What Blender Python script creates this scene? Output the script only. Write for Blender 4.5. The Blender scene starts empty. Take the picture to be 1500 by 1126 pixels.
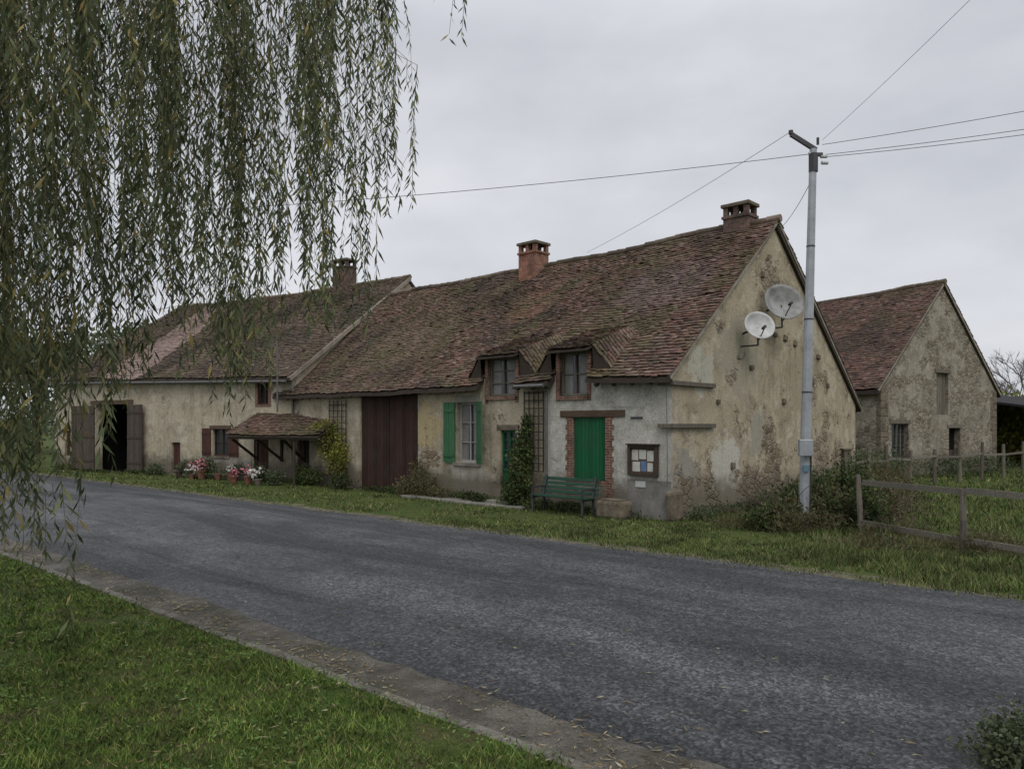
import bpy, math, random
import numpy as np
from mathutils import Vector, Matrix, noise as mnoise
random.seed(3); rng=np.random.default_rng(3)
scene=bpy.context.scene
COL=scene.collection

# ---------------------------------------------------------------- material helpers
class NB:
    def __init__(s,name,rough=.85,spec=.3):
        m=bpy.data.materials.new(name); m.use_nodes=True; s.m=m; s.nt=m.node_tree
        s.b=s.nt.nodes['Principled BSDF']
        s.b.inputs['Roughness'].default_value=rough
        s.b.inputs['Specular IOR Level'].default_value=spec
        s.tc=s.n('ShaderNodeTexCoord').outputs['Object']
    def n(s,t): return s.nt.nodes.new(t)
    def put(s,inp,v):
        if hasattr(v,'is_linked'): s.nt.links.new(v,inp)
        elif isinstance(v,(tuple,list)):
            v=tuple(v)
            inp.default_value = v+(1,) if (len(v)==3 and len(inp.default_value)==4) else v
        else: inp.default_value=v
    def map(s,scale=(1,1,1),rot=(0,0,0),loc=(0,0,0),vec=None):
        k=s.n('ShaderNodeMapping'); s.put(k.inputs[0],vec or s.tc)
        k.inputs['Scale'].default_value=scale; k.inputs['Rotation'].default_value=rot; k.inputs['Location'].default_value=loc
        return k.outputs[0]
    def noise(s,scale,detail=4,rough=.6,vec=None,dist=0):
        k=s.n('ShaderNodeTexNoise'); s.put(k.inputs['Vector'],vec or s.tc)
        k.inputs['Scale'].default_value=scale; k.inputs['Detail'].default_value=detail
        k.inputs['Roughness'].default_value=rough; k.inputs['Distortion'].default_value=dist
        return k.outputs[0]
    def voro(s,scale,feature='F1',vec=None,out='Distance'):
        k=s.n('ShaderNodeTexVoronoi'); k.feature=feature; s.put(k.inputs['Vector'],vec or s.tc)
        k.inputs['Scale'].default_value=scale
        return k.outputs[out]
    def ramp(s,fac,stops,const=False):
        k=s.n('ShaderNodeValToRGB'); cr=k.color_ramp
        if const: cr.interpolation='CONSTANT'
        while len(cr.elements)<len(stops): cr.elements.new(.5)
        for e,(p,c) in zip(cr.elements,stops):
            e.position=p
            e.color=(c,c,c,1) if not isinstance(c,tuple) else c+(1,)
        s.put(k.inputs[0],fac); return k.outputs[0]
    def mix(s,fac,a,b,mode='MIX'):
        k=s.n('ShaderNodeMix'); k.data_type='RGBA'; k.blend_type=mode
        s.put(k.inputs[0],fac); s.put(k.inputs[6],a); s.put(k.inputs[7],b); return k.outputs[2]
    def math(s,op,a,b=0.):
        k=s.n('ShaderNodeMath'); k.operation=op; s.put(k.inputs[0],a); s.put(k.inputs[1],b); return k.outputs[0]
    def dist(s,p):
        k=s.n('ShaderNodeVectorMath'); k.operation='DISTANCE'; s.put(k.inputs[0],s.tc); k.inputs[1].default_value=p; return k.outputs['Value']
    def sep(s,v=None):
        k=s.n('ShaderNodeSeparateXYZ'); s.put(k.inputs[0],v or s.tc); return k.outputs
    def comb(s,x,y,z):
        k=s.n('ShaderNodeCombineXYZ')
        for i,v in enumerate((x,y,z)): s.put(k.inputs[i],v)
        return k.outputs[0]
    def island(s): return s.n('ShaderNodeNewGeometry').outputs['Random Per Island']
    def bump(s,h,strength=.5,dist=.02):
        k=s.n('ShaderNodeBump'); k.inputs['Strength'].default_value=strength; k.inputs['Distance'].default_value=dist
        s.put(k.inputs['Height'],h); s.put(s.b.inputs['Normal'],k.outputs[0])
    def col(s,c): s.put(s.b.inputs['Base Color'],c)
    def rough(s,r): s.put(s.b.inputs['Roughness'],r)

def stucco(name,c1,c2,c3,stone_lo=.62,stone_hi=.68,low_stone=0.0,base=(.12,.105,.078),off=0.,stone_scale=4.5,streak=.5,stcols=None,patches=(),stones=()):
    k=NB(name,.94,.1)
    v=k.map(loc=(off,off*.7,off*.3))
    big=k.noise(.5,5,.62,v)
    c=k.mix(k.ramp(big,[(.42,0.),(.58,1.)]),c1,c2)
    med=k.noise(1.9,8,.74,v,.6)
    c=k.mix(k.ramp(med,[(.50,0.),(.60,.9)]),c,c3)
    dk=k.noise(1.1,8,.76,k.map(loc=(off+4,off,off+2)),.8)
    c=k.mix(k.ramp(dk,[(.50,0.),(.68,.75)]),c,tuple(q*.48 for q in c2))
    fine=k.noise(22,6,.8,v)
    pn=k.noise(2.4,6,.7,k.map(loc=(off,2,8)))
    for p,r,pc in patches:
        d=k.math('ADD',k.math('DIVIDE',k.dist(p),r),k.math('MULTIPLY',k.math('SUBTRACT',pn,.5),3.))
        c=k.mix(k.ramp(d,[(.8,.9),(1.05,0.)]),c,pc)
    st=k.noise(1.6,6,.7,k.map(scale=(2.2,2.2,.25),loc=(off,0,0)))
    c=k.mix(k.math('MULTIPLY',k.ramp(st,[(.52,0.),(.70,1.)]),streak),c,(.125,.108,.082))
    z=k.sep()[2]
    warp=k.mix(.12,k.map(scale=(1,1,1.35)),k.n('ShaderNodeTexNoise').outputs[1])
    cell=k.voro(stone_scale,'F1',warp,'Color'); edge=k.voro(stone_scale,'DISTANCE_TO_EDGE',warp)
    sc=stcols or [(0.,(.12,.09,.062)),(.35,(.22,.175,.12)),(.7,(.31,.26,.19)),(1.,(.16,.14,.12))]
    cs=k.ramp(k.sep(cell)[0],sc)
    cs=k.mix(k.ramp(edge,[(.02,1.),(.08,0.)]),cs,(.27,.23,.17))
    lowz=k.ramp(k.math('DIVIDE',z,3.),[(0.,low_stone),(.6,0.)])
    m=k.math('ADD',k.noise(.9,8,.72,k.map(loc=(off+9,3,1))),lowz)
    for p,r,a in stones:
        m=k.math('ADD',m,k.ramp(k.math('DIVIDE',k.dist(p),r),[(.2,a),(1.,0.)]))
    mask=k.ramp(m,[(stone_lo,0.),(stone_hi,1.)])
    c=k.mix(mask,c,cs)
    c=k.mix(1.,c,k.ramp(fine,[(.3,(.62,.61,.59)),(.5,(1.,1.,1.)),(.68,(1.26,1.26,1.24))]),'MULTIPLY')
    pit=k.noise(7,5,.7,k.map(loc=(off,7,7)))
    c=k.mix(k.ramp(pit,[(.64,0.),(.70,.7)]),c,(.11,.09,.068))
    dirt=k.math('ADD',k.math('DIVIDE',z,1.5),k.math('MULTIPLY',k.noise(1.7,6,.65),-.75))
    c=k.mix(k.ramp(dirt,[(-.0,.85),(.33,0.)]),c,base)
    k.col(c)
    h=k.math('ADD',k.math('MULTIPLY',med,.9),k.math('MULTIPLY',fine,.4))
    h=k.math('ADD',h,k.math('MULTIPLY',mask,k.math('MULTIPLY',k.ramp(edge,[(0.,0.),(.12,1.)]),.8)))
    h=k.math('SUBTRACT',h,k.math('MULTIPLY',mask,.7))
    k.bump(h,1.,.05)
    return k.m

def tilemat(name,cols,moss=.5,off=0.,moss_col=(.095,.085,.042),dark=(.040,.032,.027),warm=None):
    k=NB(name,.9,.15)
    r=k.island(); c=k.ramp(r,cols)
    v=k.map(loc=(off,off,0))
    big=k.noise(.3,6,.65,v,.5); c=k.mix(k.ramp(big,[(.46,0.),(.58,.72)]),c,dark)
    if warm:
        for p,rr,wc in warm:
            c=k.mix(k.ramp(k.math('ADD',k.math('DIVIDE',k.dist(p),rr),k.math('MULTIPLY',k.noise(1.,4),.6)),[(.7,.6),(1.3,0.)]),c,wc)
    # run-off streaks down the slope
    s2=k.noise(1.1,6,.7,k.map(scale=(1.6,.3,.3),loc=(off+2,0,0)))
    c=k.mix(k.ramp(s2,[(.5,0.),(.66,.55)]),c,tuple(q*.8 for q in moss_col))
    b2=k.noise(.8,8,.74,k.map(loc=(off+5,2,7))); c=k.mix(k.math('MULTIPLY',k.ramp(b2,[(.47,0.),(.60,1.)]),moss),c,moss_col)
    b3=k.noise(2.6,7,.75,k.map(loc=(off+1,9,3))); c=k.mix(k.ramp(b3,[(.56,0.),(.68,.7)]),c,(.026,.023,.018))
    f=k.noise(11,7,.78); c=k.mix(k.ramp(f,[(.56,0.),(.70,.6)]),c,(.27,.25,.205))
    f2=k.noise(30,4,.7); c=k.mix(.6,c,k.ramp(f2,[(.3,.24),(.7,.74)]),'OVERLAY')
    k.col(c); k.bump(f2,.6,.015); return k.m

def woodmat(name,c1,c2,rough=.8,vert=True,grain=1.):
    k=NB(name,rough,.2)
    c=k.mix(k.island(),c1,c2)
    g=k.noise(9,6,.7,k.map(scale=(4,4,.35) if vert else (.35,4,4)))
    c=k.mix(.7*grain,c,k.ramp(g,[(.3,.15),(.7,.8)]),'OVERLAY')
    w=k.noise(1.3,6,.7); c=k.mix(k.ramp(w,[(.5,0.),(.7,.5)]),c,tuple(x*.5+.035 for x in c1))
    k.col(c); k.bump(g,.5,.01); return k.m

def plain(name,c,rough=.6,spec=.4,metal=0.,var=.25,sc=6):
    k=NB(name,rough,spec); n=k.noise(sc,8,.72)
    k.col(k.mix(k.ramp(n,[(.38,0.),(.64,1.)]),c,tuple(x*(1-var) for x in c)))
    k.b.inputs['Metallic'].default_value=metal
    k.bump(k.noise(sc*8,3),.2,.006); return k.m

def leafmat(name,cols,trans=.25,rough=.6,big=None,cl=.7):
    k=NB(name,rough,.2); c=k.ramp(k.island(),cols)
    n=k.noise(big or 1.2,5,.7); c=k.mix(cl,c,k.ramp(n,[(.36,.18),(.64,.8)]),'OVERLAY')
    k.col(c)
    if trans>0:
        t=k.n('ShaderNodeBsdfTranslucent'); k.put(t.inputs[0],c)
        mx=k.n('ShaderNodeMixShader'); mx.inputs[0].default_value=trans
        out=[x for x in k.nt.nodes if x.type=='OUTPUT_MATERIAL'][0]
        k.nt.links.new(k.b.outputs[0],mx.inputs[1]); k.nt.links.new(t.outputs[0],mx.inputs[2]); k.nt.links.new(mx.outputs[0],out.inputs[0])
    return k.m

def brickmat(name,c1,c2,mort=(.27,.245,.2)):
    k=NB(name,.92,.15); o=k.sep()
    v=k.comb(k.math('ADD',o[0],o[1]),o[2],0.)
    b=k.n('ShaderNodeTexBrick'); k.put(b.inputs['Vector'],v)
    b.inputs['Scale'].default_value=1; b.inputs['Brick Width'].default_value=.22; b.inputs['Row Height'].default_value=.068
    b.inputs['Mortar Size'].default_value=.008; b.inputs['Color1'].default_value=c1+(1,); b.inputs['Color2'].default_value=c2+(1,); b.inputs['Mortar'].default_value=mort+(1,)
    n=k.noise(3.5,8,.75); c=k.mix(.85,b.outputs[0],k.ramp(n,[(.33,.15),(.68,.75)]),'OVERLAY')
    k.col(c); k.bump(k.math('ADD',k.math('MULTIPLY',b.outputs[1],-1.),k.math('MULTIPLY',k.noise(30),.4)),.7,.015)
    return k.m

# ---------------------------------------------------------------- geometry helpers
def mkobj(name,v,f,mat,parent=None,smooth=False):
    me=bpy.data.meshes.new(name); 
    v=v.tolist() if isinstance(v,np.ndarray) else v
    f=f.tolist() if isinstance(f,np.ndarray) else f
    me.from_pydata(v,[],f); 
    if mat: me.materials.append(mat)
    if smooth: me.polygons.foreach_set('use_smooth',[True]*len(me.polygons))
    ob=bpy.data.objects.new(name,me); COL.objects.link(ob)
    if parent: ob.parent=parent
    return ob
def empty(name,loc=(0,0,0),ang=0):
    e=bpy.data.objects.new(name,None); e.location=loc; e.rotation_euler=(0,0,ang); COL.objects.link(e); e.empty_display_size=.3; return e
class MB:
    def __init__(s): s.v=[]; s.f=[]
    def hexa(s,p):
        i=len(s.v); s.v+= [tuple(q) for q in p]
        for a in ((0,3,2,1),(4,5,6,7),(0,1,5,4),(1,2,6,5),(2,3,7,6),(3,0,4,7)): s.f.append(tuple(i+j for j in a))
        return s
    def box(s,x0,x1,y0,y1,z0,z1):
        return s.hexa([(x0,y0,z0),(x1,y0,z0),(x1,y1,z0),(x0,y1,z0),(x0,y0,z1),(x1,y0,z1),(x1,y1,z1),(x0,y1,z1)])
    def obox(s,c,size,rot):
        hx,hy,hz=[q/2 for q in size]; c=Vector(c)
        P=[c+rot@Vector(q) for q in [(-hx,-hy,-hz),(hx,-hy,-hz),(hx,hy,-hz),(-hx,hy,-hz),(-hx,-hy,hz),(hx,-hy,hz),(hx,hy,hz),(-hx,hy,hz)]]
        return s.hexa(P)
    def beam(s,p0,p1,w,h):
        p0=Vector(p0);p1=Vector(p1); d=(p1-p0); L=d.length; q=d.to_track_quat('X','Z').to_matrix()
        return s.obox((p0+p1)/2,(L,w,h),q)
    def cyl(s,p0,p1,r0,r1=None,n=10,cap=True):
        r1=r0 if r1 is None else r1
        p0=Vector(p0);p1=Vector(p1); d=(p1-p0)
        if d.length<1e-6: return s
        q=d.to_track_quat('Z','Y').to_matrix(); i=len(s.v)
        for p,r in ((p0,r0),(p1,r1)):
            for k in range(n):
                a=2*math.pi*k/n; s.v.append(tuple(p+q@Vector((r*math.cos(a),r*math.sin(a),0))))
        for k in range(n): s.f.append((i+k,i+(k+1)%n,i+n+(k+1)%n,i+n+k))
        if cap: s.f.append(tuple(i+k for k in range(n))[::-1]); s.f.append(tuple(i+n+k for k in range(n)))
        return s
    def poly(s,pts):
        i=len(s.v); s.v+=[tuple(p) for p in pts]; s.f.append(tuple(range(i,i+len(pts)))); return s
    def obj(s,name,mat,parent=None,bevel=0,smooth=False):
        o=mkobj(name,s.v,s.f,mat,parent,smooth)
        if bevel:
            m=o.modifiers.new('b','BEVEL'); m.width=bevel; m.segments=2
        return o

def tiles(name,e0,e1,r1,r0,mat,parent,w=.19,ex=.14,sag=None,skip=None,thick=.024):
    e0,e1,r1,r0=[np.array(p,float) for p in (e0,e1,r1,r0)]
    La=np.linalg.norm(e1-e0); Lu=np.linalg.norm(r0-e0); na=max(1,int(La/w)); nu=max(1,int(Lu/ex))
    V=[];F=[]
    nrm=np.cross(e1-e0,r0-e0); nrm/=np.linalg.norm(nrm)
    if nrm[2]<0: nrm=-nrm
    def P(a,u):
        p=(e0*(1-a)+e1*a)*(1-u)+(r0*(1-a)+r1*a)*u
        if sag: p=p+np.array((0,0,sag(a*La,u)))
        return p
    for j in range(nu):
        u0=j/nu; u1=min(1.0,(j+1.25)/nu); sh=(j%2)*.5
        for i in range(na+1):
            a0=(i-sh)/na+random.uniform(-.08,.08)/na; a1=a0+.97/na
            a0=max(0,a0);a1=min(1.0,a1)
            if a1-a0<.2/na: continue
            m=P((a0+a1)/2,u0)
            if skip and skip(m[0],m[1],m[2]): continue
            lift=thick*1.3+random.uniform(0,.02); t2=random.uniform(-.009,.011)
            if random.random()<.03: lift+=.02; t2*=3
            du=random.uniform(-.2,.2)/nu
            A=P(a0,u0+du)+nrm*(lift+t2); B=P(a1,u0+du)+nrm*(lift-t2); C=P(a1,u1)+nrm*.004; D=P(a0,u1)+nrm*.004
            k=len(V); V+= [A,B,C,D,A-nrm*thick,B-nrm*thick,C-nrm*thick,D-nrm*thick]
            F+= [(k,k+1,k+2,k+3),(k+4,k+5,k+1,k),(k+5,k+6,k+2,k+1),(k+7,k+4,k,k+3)]
    return mkobj(name,[tuple(q) for q in V],F,mat,parent)

def slab(mb,e0,e1,r1,r0,th=.12):
    dn=Vector((0,0,-th)); P=[Vector(q) for q in (e0,e1,r1,r0)]
    mb.hexa([p+dn for p in P]+P)

def ridge(name,p0,p1,mat,parent,r=.13,L=.38,sag=None):
    p0=Vector(p0);p1=Vector(p1); n=int((p1-p0).length/L); m=MB()
    for i in range(n):
        a=p0.lerp(p1,i/n); b=p0.lerp(p1,(i+1.06)/n)
        if sag: a.z+=sag(i/n); b.z+=sag((i+1)/n)
        j=random.uniform(-.015,.015); a.z+=j; b.z+=random.uniform(-.015,.015)
        m.cyl(a+Vector((0,0,-.03)),b+Vector((0,0,-.03)),r,r*.88,10)
    return m.obj(name,mat,parent)

def wall(name,mat,parent,x0,x1,H,opens,breaks=(),place=lambda x,z,d:(x,d,z),depth=.28,zb=-.25):
    xs=sorted(set([x0,x1]+[b for b in breaks if x0<b<x1]+[q for o in opens for q in o[:2] if x0<q<x1])); m=MB()
    for a,b in zip(xs,xs[1:]):
        mid=(a+b)/2; z=zb
        for o in sorted([o for o in opens if o[0]<mid<o[1]],key=lambda o:o[2]):
            if o[2]>z: m.poly([place(a,z,0),place(b,z,0),place(b,o[2],0),place(a,o[2],0)])
            z=o[3]
        if z<min(H(a),H(b))-.01: m.poly([place(a,z,0),place(b,z,0),place(b,H(b),0),place(a,H(a),0)])
    for o in opens:
        if not (x0<=o[0] and o[1]<=x1): continue
        a,b,c,d=o[:4]; q=place
        m.poly([q(a,c,0),q(a,c,depth),q(a,d,depth),q(a,d,0)]); m.poly([q(b,c,0),q(b,c,depth),q(b,d,depth),q(b,d,0)])
        m.poly([q(a,c,0),q(b,c,0),q(b,c,depth),q(a,c,depth)])
        if d<H((a+b)/2): m.poly([q(a,d,0),q(b,d,0),q(b,d,depth),q(a,d,depth)])
    return m.obj(name,mat,parent)

def leafquads(P,D,L,W):
    n=len(P); R=rng.normal(size=(n,3)); S=np.cross(D,R); S/= (np.linalg.norm(S,axis=1,keepdims=True)+1e-9)
    L=L.reshape(-1,1); W=W.reshape(-1,1)
    V=np.stack([P,P+D*L*.45+S*W,P+D*L,P+D*L*.45-S*W],1).reshape(-1,3)
    return V,np.arange(4*n).reshape(-1,4)
def leafcloud(ells,n,size,aspect=.35,up=0.):
    vol=np.array([e[3]*e[4]*e[5] for e in ells])**.75; pr=vol/vol.sum(); idx=rng.choice(len(ells),n,p=pr)
    E=np.array(ells)[idx]; d=rng.normal(size=(n,3)); d/=np.linalg.norm(d,axis=1,keepdims=True)
    r=rng.uniform(0.15,1,n)**.45
    lump=1+.25*np.sin(d[:,0]*7+E[:,0]*3)*np.cos(d[:,2]*6+E[:,1]*2)+.15*np.sin(d[:,1]*13+d[:,0]*9)
    P=E[:,:3]+d*E[:,3:6]*(r*lump*rng.normal(1,.12,n)).reshape(-1,1)
    D=rng.normal(size=(n,3))+d*.6; D[:,2]+=up; D/=np.linalg.norm(D,axis=1,keepdims=True)
    L=size*rng.uniform(.6,1.4,n); return leafquads(P,D,L,L*aspect)
def bush(name,ells,n,size,mat,parent=None,aspect=.35,up=0.,zmin=0.0):
    V,F=leafcloud(ells,n,size,aspect,up); V[:,2]=np.maximum(V[:,2],zmin); return mkobj(name,V,F,mat,parent)

# ---------------------------------------------------------------- materials
M={}
M['wall_white']=stucco('render_white',(.46,.445,.40),(.385,.37,.32),(.55,.54,.50),.66,.70,0.10,streak=.3,off=2.)
M['wall_old']=stucco('render_old',(.405,.355,.265),(.325,.28,.21),(.46,.425,.345),.60,.65,.05,off=12.,streak=.5,
    patches=[((-9.1,0,2.2),.8,(.41,.33,.19)),((-7.2,0,.6),.8,(.40,.38,.33)),((-5.,0,2.6),.8,(.41,.36,.27))],stones=[((-8.8,0,.4),1.4,.1),((-17.,0,2.8),1.5,.12)])
M['gable']=stucco('render_gable',(.42,.36,.26),(.345,.295,.21),(.46,.415,.32),.575,.64,.13,off=27.,streak=.38,base=(.15,.13,.095),
    patches=[((0,2.7,1.1),.9,(.50,.48,.42)),((0,.6,.9),.8,(.28,.265,.23)),((0,4.6,2.0),.7,(.31,.29,.24)),((0,3.5,4.2),1.3,(.33,.30,.23)),((0,7.6,3.6),1.1,(.32,.28,.2)),((0,1.4,3.7),.6,(.44,.42,.35))],
    stones=[((0,5.2,.9),1.8,.10),((0,9.5,1.0),3.,.12),((0,8.5,4.),1.6,.07),((0,5.6,6.8),1.4,.08)])
M['left']=stucco('render_left',(.46,.405,.30),(.375,.33,.245),(.50,.46,.375),.63,.68,.03,off=41.,streak=.55)
M['rubble']=stucco('rubble_barn',(.31,.28,.225),(.235,.21,.165),(.36,.335,.275),.475,.53,.05,off=63.,streak=.35,stone_scale=4.6,
    stcols=[(0.,(.12,.10,.08)),(.35,(.21,.18,.14)),(.7,(.29,.255,.20)),(1.,(.17,.155,.14))])
reds=[(0.,(.075,.046,.038)),(.25,(.125,.073,.057)),(.5,(.170,.096,.073)),(.75,(.115,.080,.068)),(.92,(.22,.155,.125)),(1.,(.055,.042,.038))]
brn=[(0.,(.062,.045,.037)),(.3,(.105,.071,.055)),(.6,(.14,.097,.072)),(.85,(.095,.077,.064)),(1.,(.19,.15,.118))]
M['t1']=tilemat('tiles_house',reds,.75,0.,warm=[((-2.2,3.5,6.),2.6,(.185,.135,.125)),((-13,2.5,5.4),4.2,(.145,.112,.075)),((-7.6,3.2,6.4),1.8,(.21,.11,.08))])
M['t2']=tilemat('tiles_left',brn,.45,20.)
M['t3']=tilemat('tiles_barn',[(p,(c[0]*.88,c[1]*.84,c[2]*.88)) for p,c in reds],.35,50.)
M['t4']=tilemat('tiles_pink',[(0.,(.24,.17,.15)),(1.,(.31,.23,.20))],.08,50.,dark=(.22,.16,.14),moss_col=(.2,.16,.13))
M['ridge']=tilemat('ridge_tiles',[(0.,(.12,.085,.065)),(1.,(.23,.18,.145))],.5,9.)
M['slab']=plain('roof_boards',(.05,.037,.027),.9)
M['mortar']=plain('mortar',(.30,.27,.22),.95,.1,0,.45,3)
M['brick']=brickmat('brick_red',(.20,.09,.062),(.14,.065,.05))
M['brick2']=brickmat('brick_orange',(.28,.11,.07),(.2,.075,.05))
M['brickd']=brickmat('brick_dark',(.15,.085,.065),(.09,.06,.05),(.16,.145,.13))
M['green']=woodmat('green_paint',(.006,.075,.028),(.010,.098,.036),.6,grain=.6)
M['green2']=woodmat('green_paint_pale',(.03,.11,.05),(.045,.135,.065),.6,grain=.7)
M['brown']=woodmat('barn_door_wood',(.024,.013,.010),(.046,.024,.018),.8)
M['brownred']=woodmat('shutter_brown',(.05,.024,.017),(.075,.033,.024),.7)
M['oldwood']=woodmat('weathered_wood',(.095,.083,.067),(.165,.145,.115),.9)
M['darkwood']=woodmat('dark_wood',(.035,.028,.022),(.065,.05,.037),.85)
M['greywood']=woodmat('grey_door_wood',(.058,.044,.037),(.095,.075,.062),.85)
M['railwood']=woodmat('rail_wood',(.11,.10,.08),(.175,.16,.13),.9,vert=False)
M['beam']=woodmat('oak_beam',(.08,.055,.038),(.115,.08,.055),.9,vert=False)
M['glass']=plain('window_glass',(.03,.035,.04),.07,.6,var=.1)
M['frame']=plain('window_frame_paint',(.33,.33,.31),.6)
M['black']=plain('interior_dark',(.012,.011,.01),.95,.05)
M['metal']=plain('galvanised_steel',(.36,.38,.40),.5,.5,.35,.3,3)
M['dmetal']=plain('dark_metal',(.05,.05,.055),.5,.5,.3)
M['zinc']=plain('zinc_gutter',(.15,.15,.15),.6,.4,.4)
M['dish']=plain('dish_grey',(.30,.30,.29),.6,.3,0,.5,3)
M['dishw']=plain('dish_white',(.55,.55,.53),.5,.4,0,.35,4)
M['paper']=plain('paper',(.55,.54,.49),.8)
M['paperb']=plain('paper_blue',(.12,.2,.35),.8)
M['stone']=plain('stone_block',(.19,.16,.12),.95,.1,0,.6,4)
M['stonel']=plain('flagstone',(.25,.235,.2),.9,.2,0,.5,3)
M['terra']=plain('terracotta',(.2,.095,.065),.85,.2,0,.4)
M['cream']=plain('plastic_cream',(.5,.52,.5),.5)
M['bark']=plain('bark',(.07,.055,.04),.95,.1,0,.5,5)
M['twig']=plain('bare_twig',(.19,.175,.18),.95,.1)
M['curtain2']=plain('net_curtain',(.2,.2,.19),.5,.4,0,.4,3)

# ---------------------------------------------------------------- frames
RD=(.7525,-.6586); RN=(.6586,.7525)
road_ang=math.atan2(-.6586,.7525)
def rw(x,n,z=0): return (RD[0]*x+RN[0]*n, RD[1]*x+RN[1]*n, z)
H_O=(3.86,18.07); H_A=math.atan2(-.6912,.7226)
L_O=(-8.8,30.2); L_A=math.atan2(-.522,.853)
B_O=(16.2,33.0); B_A=math.atan2(.516,.856)

# ---------------------------------------------------------------- ground
k=NB('grass_soil',.95,.1)
n1=k.noise(.35,6,.6); n2=k.noise(2.5,8,.7); n3=k.noise(30,5,.7)
c=k.mix(k.ramp(n1,[(.4,0.),(.62,1.)]),(.045,.072,.016),(.07,.088,.026))
c=k.mix(k.ramp(n2,[(.50,0.),(.64,.85)]),c,(.085,.07,.037))
c=k.mix(.7,c,k.ramp(n3,[(.3,.2),(.7,.8)]),'OVERLAY'); k.col(c); k.bump(n3,.8,.04); M['ground']=k.m
mkobj('ground',[(-900,-300,-.012),(900,-300,-.012),(900,1500,-.012),(-900,1500,-.012)],[(0,1,2,3)],M['ground'])

k=NB('asphalt',.6,.35)
vr=k.map(rot=(0,0,-road_ang))
st=k.noise(1.0,7,.65,k.map(scale=(.10,.8,1),vec=vr),1.2)
pt=k.noise(.8,9,.75,vr,.5)
ny=k.math('ADD',k.sep(vr)[1],k.math('MULTIPLY',k.math('SUBTRACT',k.noise(.35,5,.6,vr),.5),3.2))
band=k.ramp(k.math('DIVIDE',ny,14.),[(.40,0.),(.475,1.),(.54,0.),(.64,0.),(.70,.8),(.76,0.)])
g=k.voro(36.,'F1'); g2=k.noise(60,3,.7)
c=k.mix(k.ramp(st,[(.44,0.),(.60,1.)]),(.032,.033,.035),(.060,.061,.065))
c=k.mix(k.ramp(pt,[(.46,0.),(.60,.75)]),c,(.021,.022,.024))
c=k.mix(k.math('MULTIPLY',band,k.ramp(k.noise(.5,6,.7,vr),[(.38,0.),(.6,.8)])),c,(.10,.10,.105))
c=k.mix(1.,c,k.ramp(k.voro(36.,'F1',out='Color'),[(.1,(.3,.3,.31)),(.55,(1.,1.,1.)),(.95,(2.4,2.4,2.4))]),'MULTIPLY')
c=k.mix(1.,c,k.ramp(k.noise(9,6,.8),[(.35,(.65,.65,.65)),(.65,(1.35,1.35,1.35))]),'MULTIPLY')
k.col(c)
k.rough(k.ramp(k.math('ADD',k.math('MULTIPLY',band,.06),k.math('ADD',k.math('MULTIPLY',st,.6),k.math('MULTIPLY',pt,.4))),[(.43,.78),(.55,.52),(.64,.28)]))
k.bump(k.math('ADD',g,k.math('MULTIPLY',g2,.4)),1.,.02); M['asphalt']=k.m
def strip(name,n0,n1,z,mat,j0=.05,j1=.05,x0=-75,x1=45,step=.12):
    V=[];F=[]; xs=np.arange(x0,x1,step)
    for i,x in enumerate(xs):
        f=lambda q,j: q+j*(mnoise.noise(Vector((x*.5,3,q)))*1.2+mnoise.noise(Vector((x*2.3,1,q)))*.7+mnoise.noise(Vector((x*6.3,1,q)))*.4)
        V+= [rw(x,f(n0,j0),z),rw(x,f(n1,j1),z)]
        if i: F.append((2*i-2,2*i,2*i+1,2*i-1))
    return mkobj(name,V,F,mat)
strip('road',4.62,11.8,0.0,M['asphalt'],.02,.16)
k=NB('verge_dirt',.95,.1); n=k.noise(3,7,.7)
k.col(k.mix(.8,k.mix(k.ramp(n,[(.4,0.),(.6,1.)]),(.13,.115,.085),(.07,.065,.04)),k.ramp(k.voro(30,out='Color'),[(0.,.25),(1.,.8)]),'OVERLAY')); k.bump(k.noise(35,4),.8,.02); M['dirt']=k.m
strip('road_edge_gravel',11.5,12.2,-.004,M['dirt'],.1,.25)
k=NB('gutter_concrete',.85,.3); n=k.noise(1.3,9,.75)
c=k.mix(k.ramp(n,[(.42,0.),(.60,1.)]),(.05,.045,.036),(.115,.105,.088))
c=k.mix(.9,c,k.ramp(k.noise(40,6,.8),[(.3,.15),(.7,.85)]),'OVERLAY')
c=k.mix(k.ramp(k.noise(.8,8,.75,k.map(loc=(5,5,0))),[(.50,0.),(.60,.8)]),c,(.035,.036,.018)); k.col(c); k.bump(k.noise(30,5),.8,.02); M['gutter']=k.m
k=NB('kerb_concrete',.9,.2); n=k.noise(2,8,.75); c=k.mix(k.ramp(n,[(.42,0.),(.6,1.)]),(.09,.083,.068),(.18,.168,.145)); c=k.mix(.9,c,k.ramp(k.noise(35,6,.8),[(.3,.2),(.7,.8)]),'OVERLAY'); k.col(c); k.bump(k.noise(30,5),.6,.015); M['kerb']=k.m
KN=3.97
strip('gutter',KN+.11,4.70,.004,M['gutter'],.0,.10)
m=MB(); x=-40
while x<14:
    L=1.0; z=.05+random.uniform(-.012,.012); j=random.uniform(-.012,.012)
    a,b=x+.008,x+L-.008
    m.hexa([rw(a,KN+j,-.05),rw(b,KN+j,-.05),rw(b,KN+.13+j,-.05),rw(a,KN+.13+j,-.05),rw(a,KN+j,z),rw(b,KN+j,z),rw(b,KN+.125+j,z),rw(a,KN+.125+j,z)]); x+=L
m.obj('kerb',M['kerb'],bevel=.015)
xs=np.arange(-40,14,.25); ns=np.concatenate([np.arange(-14,3,.4),np.arange(3,KN,.11),[KN]])
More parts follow.
